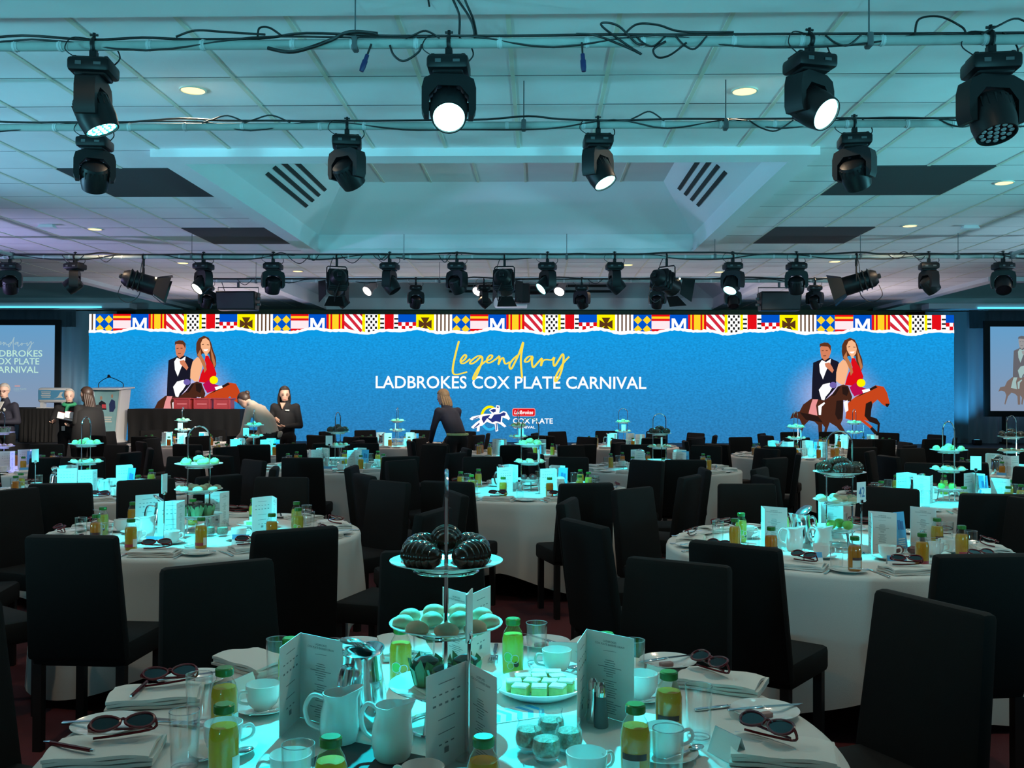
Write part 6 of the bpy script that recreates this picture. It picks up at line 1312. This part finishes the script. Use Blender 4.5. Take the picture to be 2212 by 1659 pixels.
def person(label, loc, rz, J, col, hair, hands, extra=None, skin='skin', headrot=(0, 0), s=1.0):
    """J joints (local: +y forward, +z up): pelvis chest neck head, shoulder/elbow/wrist l r, hip/knee/ankle l r"""
    segs = []     # (p0,p1,r0,r1,mat)
    pv, ch, nk, hd = [Vector(J[q]) for q in ('pelvis', 'chest', 'neck', 'head')]
    side = Vector((1, 0, 0)); b = MB()
    tr, sh = col['top'], col['bottom']
    mid = (pv + ch) / 2 + Vector(J.get('bow', (0, 0, 0)))
    capsule(b, pv, mid, 0.115, 0.12, 1.38, side); segs.append((pv, mid, 0.15, sh if col.get('high') else tr))
    segs.append((pv - (ch - pv).normalized() * 0.1, pv, 0.15, sh))
    capsule(b, mid, ch, 0.12, 0.118, 1.42, side); segs.append((mid, ch, 0.16, tr))
    capsule(b, ch, nk, 0.105, 0.062, 1.3, side); segs.append((ch, ch + (nk - ch) * 0.8, 0.12, tr))
    up = (hd - nk).normalized(); capsule(b, nk, hd - up * 0.04, 0.053, 0.05); segs.append((nk + up * 0.02, hd, 0.05, skin))
    Q = Matrix.Translation(hd) @ Matrix.Rotation(R(headrot[0]), 4, 'Z') @ Matrix.Rotation(R(headrot[1]), 4, 'X')
    b.ell((0, -0.005, 0.03), (0.075, 0.095, 0.100), 18, 12, Q); b.ell((0, 0.025, -0.045), (0.056, 0.065, 0.070), 16, 10, Q)
    b.ell((0, 0.092, -0.012), (0.013, 0.020, 0.026), 10, 6, Q)
    for e in (-1, 1): b.ell((e * 0.075, -0.005, 0.0), (0.010, 0.020, 0.032), 10, 6, Q)
    segs.append((hd, hd, 0.12, skin))
    for q in 'lr':
        S, E, Wr = [Vector(J[n + q]) for n in ('shoulder_', 'elbow_', 'wrist_')]; H_, K, A = [Vector(J[n + q]) for n in ('hip_', 'knee_', 'ankle_')]
        capsule(b, ch + (S - ch) * 0.4, S, 0.085, 0.068); capsule(b, S, E, 0.064, 0.050); capsule(b, E, Wr, 0.050, 0.036)
        segs += [(ch, S, 0.07, tr), (S, E, 0.06, tr), (E, E + (Wr - E) * 0.93, 0.045, col.get('sleeve', tr))]
        capsule(b, pv + (H_ - pv) * 0.6, H_, 0.10, 0.095); capsule(b, H_, K, 0.092, 0.062); capsule(b, K, A, 0.060, 0.042)
        segs += [(H_, K, 0.09, sh), (K, A, 0.06, sh)]
        capsule(b, A + Vector((0, -0.03, -0.04)), A + Vector((0, 0.13, -0.05)), 0.045, 0.035); segs.append((A + Vector((0, -0.05, -0.05)), A + Vector((0, 0.15, -0.05)), 0.05, 'shoe'))
    me = b.mesh('body', 'skin', 0); o = bpy.data.objects.new('tmp', me); COL.objects.link(o)
    md = o.modifiers.new('r', 'REMESH'); md.mode = 'VOXEL'; md.voxel_size = 0.017; sm = o.modifiers.new('s', 'SMOOTH'); sm.factor = 0.5; sm.iterations = 4
    dg = bpy.context.evaluated_depsgraph_get(); body = bpy.data.meshes.new_from_object(o.evaluated_get(dg)); bpy.data.objects.remove(o); bpy.data.meshes.remove(me)
    names = sorted(set(x[3] for x in segs) | {skin})
    hb = MB()
    for (wr, d, nrm, curl, sd) in hands: hand(hb, wr, d, nrm, curl, 1.0, sd)
    bmv = [tuple(v.co) for v in body.vertices]; bmf = [tuple(p.vertices) for p in body.polygons]; off = len(bmv)
    allb = MB(); allb.v = bmv + hb.v; allb.f = bmf + [tuple(i + off for i in f) for f in hb.f]
    idx = []
    for f in bmf:
        c = Vector((0, 0, 0))
        for i in f: c += Vector(bmv[i])
        c /= len(f); best = None
        for (p0, p1, r, mm) in segs:
            d = p1 - p0; L2 = d.length_squared; t = max(0, min(1, (c - p0).dot(d) / L2)) if L2 > 1e-9 else 0
            q = (c - (p0 + d * t)).length - r
            if best is None or q < best[0]: best = (q, mm)
        idx.append(names.index(best[1]))
    allb.m = idx + [names.index(skin)] * len(hb.f)
    bpy.data.meshes.remove(body); me = allb.mesh('person', names, 60)
    root = tag(link('person', me, None, loc, (0, 0, R(rz)), s), label, 'person')
    for part, build, mm in hair(Q) if callable(hair) else []:
        link(part, build.mesh(part, mm, 60), root)
    f = MB()
    for e in (-1, 1): f.ell((e * 0.030, 0.084, 0.010), (0.012, 0.008, 0.007), 8, 5, Q)
    link('eyes', f.mesh('eyes', 'eyewhite'), root)
    f = MB(); f.ell((0, 0.086, -0.060), (0.024, 0.008, 0.007), 10, 5, Q); link('mouth', f.mesh('mouth', 'lip'), root)
    f = MB()
    for e in (-1, 1): f.tube([Q @ Vector((e * 0.016, 0.089, 0.028)), Q @ Vector((e * 0.032, 0.088, 0.034)), Q @ Vector((e * 0.048, 0.078, 0.028))], 0.004, 5)
    link('eyebrows', f.mesh('eyebrows', hair(Q)[0][2]), root)
    for part, build, mm in (extra or []): link(part, build.mesh(part, mm, 60), root)
    return root
def cap_hair(Q, mm, low=-0.02, back=-0.02, long=0, bun=False, vol=1.0):
    b = MB()
    def fn(p):
        if p.y > 0.25 and p.z < 0.35: p = Vector((p.x * 0.9, 0.25, max(p.z, 0.30)))
        return p
    b.ell((0, -0.018, 0.045), (0.085 * vol, 0.100 * vol, 0.098 * vol), 20, 12, Q, fn=fn)
    if long:
        for i in range(9):
            a = math.pi * (0.08 + 0.84 * i / 8) + math.pi
            x, y = 0.075 * math.cos(a), 0.07 * math.sin(a) - 0.01
            b.tube(crom([Q @ Vector((x * .8, y * .9, 0.06)), Q @ Vector((x * 1.15, y * 1.15, -0.03)), Q @ Vector((x * 1.25, y * 1.25 , -0.05 - long * 0.5)), Q @ Vector((x * 1.05, y * 1.2, -0.06 - long))], 3), 0.026, 7, r1=0.014)
    if bun: b.ell((0, -0.115, 0.06), (0.04, 0.035, 0.04), 12, 8, Q)
    return [('hair', b, mm)]
def stand_j(**k):
    J = dict(pelvis=(0, 0, 0.93), chest=(0, 0.0, 1.27), neck=(0, -0.005, 1.44), head=(0, 0.02, 1.585), shoulder_l=(-0.185, 0, 1.38), shoulder_r=(0.185, 0, 1.38), elbow_l=(-0.24, -0.02, 1.12), elbow_r=(0.24, -0.02, 1.12), wrist_l=(-0.16, 0.2, 1.06), wrist_r=(0.16, 0.2, 1.06),
             hip_l=(-0.095, 0, 0.88), hip_r=(0.095, 0, 0.88), knee_l=(-0.1, 0.02, 0.49), knee_r=(0.1, 0.02, 0.49), ankle_l=(-0.1, -0.02, 0.09), ankle_r=(0.1, -0.02, 0.09)); J.update(k); return J
def box_part(c, d, rx=0, ry=0, rz=0, ch=0.004): b = MB(); b.cbox((0, 0, 0), d, ch, 1, Matrix.Translation(c) @ Euler((R(rx), R(ry), R(rz))).to_matrix().to_4x4()); return b
def vneck(top, bot, w, m=None):
    b = MB(); b.add([(-w, top[1], top[2]), (w, top[1], top[2]), (0, bot[1], bot[2]), (-w, top[1] - 0.02, top[2]), (w, top[1] - 0.02, top[2]), (0, bot[1] - 0.03, bot[2])], [(0, 2, 1), (3, 4, 5), (0, 1, 4, 3), (1, 2, 5, 4), (2, 0, 3, 5)]); return b
def badge(c): b = MB(); b.ell(c, (0.028, 0.008, 0.028), 12, 6); return b
# man in navy blazer, faces the hall, turned a little to the lectern wall
J = stand_j(wrist_r=(0.05, 0.25, 1.10), wrist_l=(-0.07, 0.26, 1.12), head=(0, 0.03, 1.61), neck=(0, 0, 1.46))
def hm(Q): return cap_hair(Q, 'hairgrey', vol=1.02)
gl = MB(); HQ = Matrix.Translation(J['head']) @ Matrix.Rotation(R(25), 4, 'Z')
for e in (-1, 1): gl.tube([HQ @ Vector((e * 0.032 + 0.022 * math.cos(a), 0.096, 0.010 + 0.016 * math.sin(a))) for a in [i * 0.524 for i in range(12)]], 0.003, 5, closed=True); gl.tube([HQ @ Vector((e * 0.055, 0.092, 0.015)), HQ @ Vector((e * 0.08, 0.0, 0.015))], 0.003, 5)
person('man in navy blazer and white open collar holding a paper', (-8.72, 15.3, 0), 165, J, dict(top='navy', bottom='blackcloth'), hm, [((0.05, 0.25, 1.10), (-0.7, 0.6, 0.1), (0, 0, 1), 35, 1), ((-0.07, 0.26, 1.12), (0.7, 0.6, 0.0), (0, 0, 1), 35, -1)],
       [('shirt_collar', vneck((0, 0.115, 1.45), (0, 0.165, 1.27), 0.075), 'whiteshirt'), ('pullover', vneck((0, 0.125, 1.33), (0, 0.155, 1.05), 0.06), 'blackcloth'), ('glasses', gl, 'redplastic'), ('lapel_badge', badge((-0.10, 0.125, 1.32)), 'labelwhite'), ('shirt_cuff', box_part((0.085, 0.225, 1.10), (0.06, 0.06, 0.075), ch=0.015), 'whiteshirt')], 'skinpale', (25, -6))
b = MB(); b.box((0, 0, 0), (0.15, 0.003, 0.2)); tag(link('paper_sheet', b.mesh('paper_sheet', 'paper', 0), None, (-8.80, 15.02, 1.03), (R(-50), R(8), R(-15))), 'white paper sheet held by the man in navy blazer', 'paper')
# woman with green scarf
J = stand_j(wrist_r=(0.20, 0.24, 1.11), elbow_r=(0.27, 0.02, 1.12), wrist_l=(-0.05, 0.27, 1.14), head=(0, 0.03, 1.535), neck=(0, 0, 1.40), chest=(0, 0, 1.23), shoulder_l=(-0.18, 0, 1.335), shoulder_r=(0.18, 0, 1.335))
sc = MB(); sc.tube(crom([(-0.09, 0.03, 1.40), (0, 0.085, 1.385), (0.09, 0.03, 1.40), (0, -0.07, 1.42)], 5, True), 0.032, 8, closed=True); sc.tube(crom([(0.0, 0.10, 1.38), (0.02, 0.15, 1.28), (0.03, 0.155, 1.17)], 5), 0.035, 8, r1=0.018)
person('woman in black suit with green scarf handing over a white box', (-7.98, 15.95, 0), 195, J, dict(top='blackcloth', bottom='blackcloth'), lambda Q: cap_hair(Q, 'hairgrey', vol=1.0, bun=True), [((0.20, 0.24, 1.11), (0.3, 0.8, 0.1), (-0.3, 0, 1), 25, 1), ((-0.05, 0.27, 1.14), (-0.2, 0.9, 0.0), (0, 0, 1), 35, -1)],
       [('scarf', sc, 'greensc'), ('badge', badge((-0.06, 0.165, 1.22)), 'labelwhite'), ('name_tag', box_part((0.06, 0.17, 1.0), (0.055, 0.005, 0.08)), 'paper')], 'skinpale', (8, 0))
# woman with long dark hair seen from her side
J = stand_j(wrist_r=(0.10, 0.28, 1.08), wrist_l=(-0.10, 0.28, 1.06), head=(0, 0.05, 1.55), neck=(0, 0.0, 1.41), chest=(0, 0, 1.24), shoulder_l=(-0.18, 0, 1.345), shoulder_r=(0.18, 0, 1.345))
cp = MB(); cp.lathe([(0.10, 1.38), (0.235, 1.30), (0.27, 1.05), (0.30, 0.72), (0.285, 0.72), (0.25, 1.05), (0.21, 1.28)], 24, Matrix.Diagonal((1, 0.75, 1, 1)).to_4x4() if False else None)
for v_ in range(len(cp.v)): x_, y_, z_ = cp.v[v_]; cp.v[v_] = (x_, y_ * 0.72 - 0.02, z_)
person('woman in black jacket with long dark wavy hair turned from us', (-7.25, 15.1, 0), 62, J, dict(top='blackcloth', bottom='blackcloth'), lambda Q: cap_hair(Q, 'hairdark', long=0.26, vol=1.08), [((0.10, 0.28, 1.08), (-0.2, 0.9, 0.1), (0, 0, 1), 25, 1), ((-0.10, 0.28, 1.06), (0.1, 0.95, 0.0), (0, 0, 1), 25, -1)], [('jacket_skirt', cp, 'blackcloth'), ('badge', badge((0.12, 0.13, 1.30)), 'labelwhite')], 'skin', (15, -12))
bx_ = MB(); bx_.cbox((0, 0, 0), (0.30, 0.20, 0.11), 0.008, 1); wb = bx_.mesh('box', 'paper'); bx_ = MB(); bx_.box((0.03, 0.02, 0.06), (0.30, 0.2, 0.012)); rl = bx_.mesh('red_flap', 'redplastic', 0)
inst([('box', wb), ('red_flap', rl)], 'gift_box', 'white box with red flap held by the woman with green scarf', 'box', (-7.80, 15.55, 1.19), rot=(R(-8), R(12), R(8))); inst([('box', wb), ('red_flap', rl)], 'gift_box', 'white box with red flap held by the long-haired woman', 'box', (-7.50, 15.2, 1.215), rot=(R(-6), R(10), R(12)))
# waiter bending over the table
J = dict(pelvis=(0, -0.16, 0.95), chest=(0, 0.06, 1.20), neck=(0, 0.17, 1.315), head=(0, 0.285, 1.36), bow=(0, -0.03, 0.03), shoulder_l=(-0.19, 0.10, 1.23), shoulder_r=(0.19, 0.10, 1.23), elbow_l=(-0.22, 0.18, 0.97), elbow_r=(0.24, 0.16, 0.96), wrist_l=(-0.15, 0.36, 0.84), wrist_r=(0.17, 0.35, 0.84),
         hip_l=(-0.1, -0.16, 0.9), hip_r=(0.1, -0.16, 0.9), knee_l=(-0.11, -0.12, 0.5), knee_r=(0.11, -0.12, 0.5), ankle_l=(-0.11, -0.16, 0.09), ankle_r=(0.11, -0.16, 0.09))
J2 = {q: (v[0] * 1.05, v[1], v[2] + 0.02 if v[2] > 0.6 else v[2]) for q, v in J.items()}
ap = MB(); ap.box((0, 0, 0), (0.34, 0.015, 0.42), Matrix.Translation((0, -0.045, 0.76))); kn = box_part((0, -0.30, 0.98), (0.12, 0.05, 0.10), 20, 0, 10, 0.02)
person('waiter in cream shirt and black apron bending over the table', (-4.18, 14.1 + 0.15, 0), 78, {q: (v[0], v[1], v[2] + (0.10 if v[2] > 1.1 and q != 'bow' else 0)) for q, v in J2.items()}, dict(top='cream', bottom='blackcloth'), lambda Q: cap_hair(Q, 'hairdark', bun=True, vol=1.02), [((-0.155, 0.36, 0.86), (0.1, 0.8, -0.5), (0, -0.3, -1), 30, -1), ((0.175, 0.35, 0.86), (-0.1, 0.8, -0.5), (0, -0.3, -1), 30, 1)], [('apron', ap, 'blackcloth'), ('apron_bow', kn, 'cream')], 'skin', (0, -45))
# woman in black jacket
J = stand_j(wrist_r=(0.08, 0.24, 1.17), elbow_r=(0.25, 0.0, 1.10), wrist_l=(-0.10, 0.24, 1.08), elbow_l=(-0.26, 0.0, 1.08), head=(0, 0.03, 1.575))
person('woman in black zip jacket with dark bob looking at her hands', (-4.08, 15.2, 0), 172, J, dict(top='darkgreycloth', bottom='blackcloth'), lambda Q: cap_hair(Q, 'hairblack', long=0.12, vol=1.05), [((0.08, 0.24, 1.17), (-0.5, 0.4, 0.6), (-0.5, 0.3, -0.6), 45, 1), ((-0.10, 0.24, 1.08), (0.8, 0.5, 0.05), (0, 0, 1), 30, -1)], [('jacket_logo', box_part((-0.09, 0.128, 1.33), (0.07, 0.006, 0.018)), 'labelwhite'), ('lanyard', box_part((0.05, 0.16, 0.95), (0.012, 0.006, 0.12)), 'sticker'), ('collar_skin', vneck((0, 0.10, 1.45), (0, 0.13, 1.35), 0.045), 'skin')], 'skin', (28, -10))
# blonde woman bending, seen from behind
J = dict(pelvis=(0, -0.12, 0.97), chest=(0, 0.08, 1.27), neck=(0, 0.17, 1.42), head=(0, 0.24, 1.53), shoulder_l=(-0.18, 0.11, 1.33), shoulder_r=(0.18, 0.11, 1.33), elbow_l=(-0.21, 0.20, 1.07), elbow_r=(0.21, 0.20, 1.07), wrist_l=(-0.14, 0.36, 0.87), wrist_r=(0.14, 0.36, 0.87),
         hip_l=(-0.1, -0.12, 0.9), hip_r=(0.1, -0.12, 0.9), knee_l=(-0.11, -0.06, 0.5), knee_r=(0.11, -0.06, 0.5), ankle_l=(-0.11, -0.1, 0.09), ankle_r=(0.11, -0.1, 0.09))
hm_ = MB(); hm_.tube([(0.165 * math.cos(a), -0.13 + 0.125 * math.sin(a), 0.99) for a in [i * 2 * math.pi / 20 for i in range(20)]], 0.02, 6, closed=True)
person('blonde woman in dark top leaning over a table, back turned', (-1.30, 14.35, 0), 42, J, dict(top='navy', bottom='blackcloth'), lambda Q: cap_hair(Q, 'hairblond', long=0.10, vol=1.05), [((-0.14, 0.36, 0.87), (0, 0.7, -0.6), (0, -0.4, -1), 30, -1), ((0.14, 0.36, 0.87), (0, 0.7, -0.6), (0, -0.4, -1), 30, 1)], [('shirt_hem', hm_, 'greenroll')], 'skin', (20, -20))
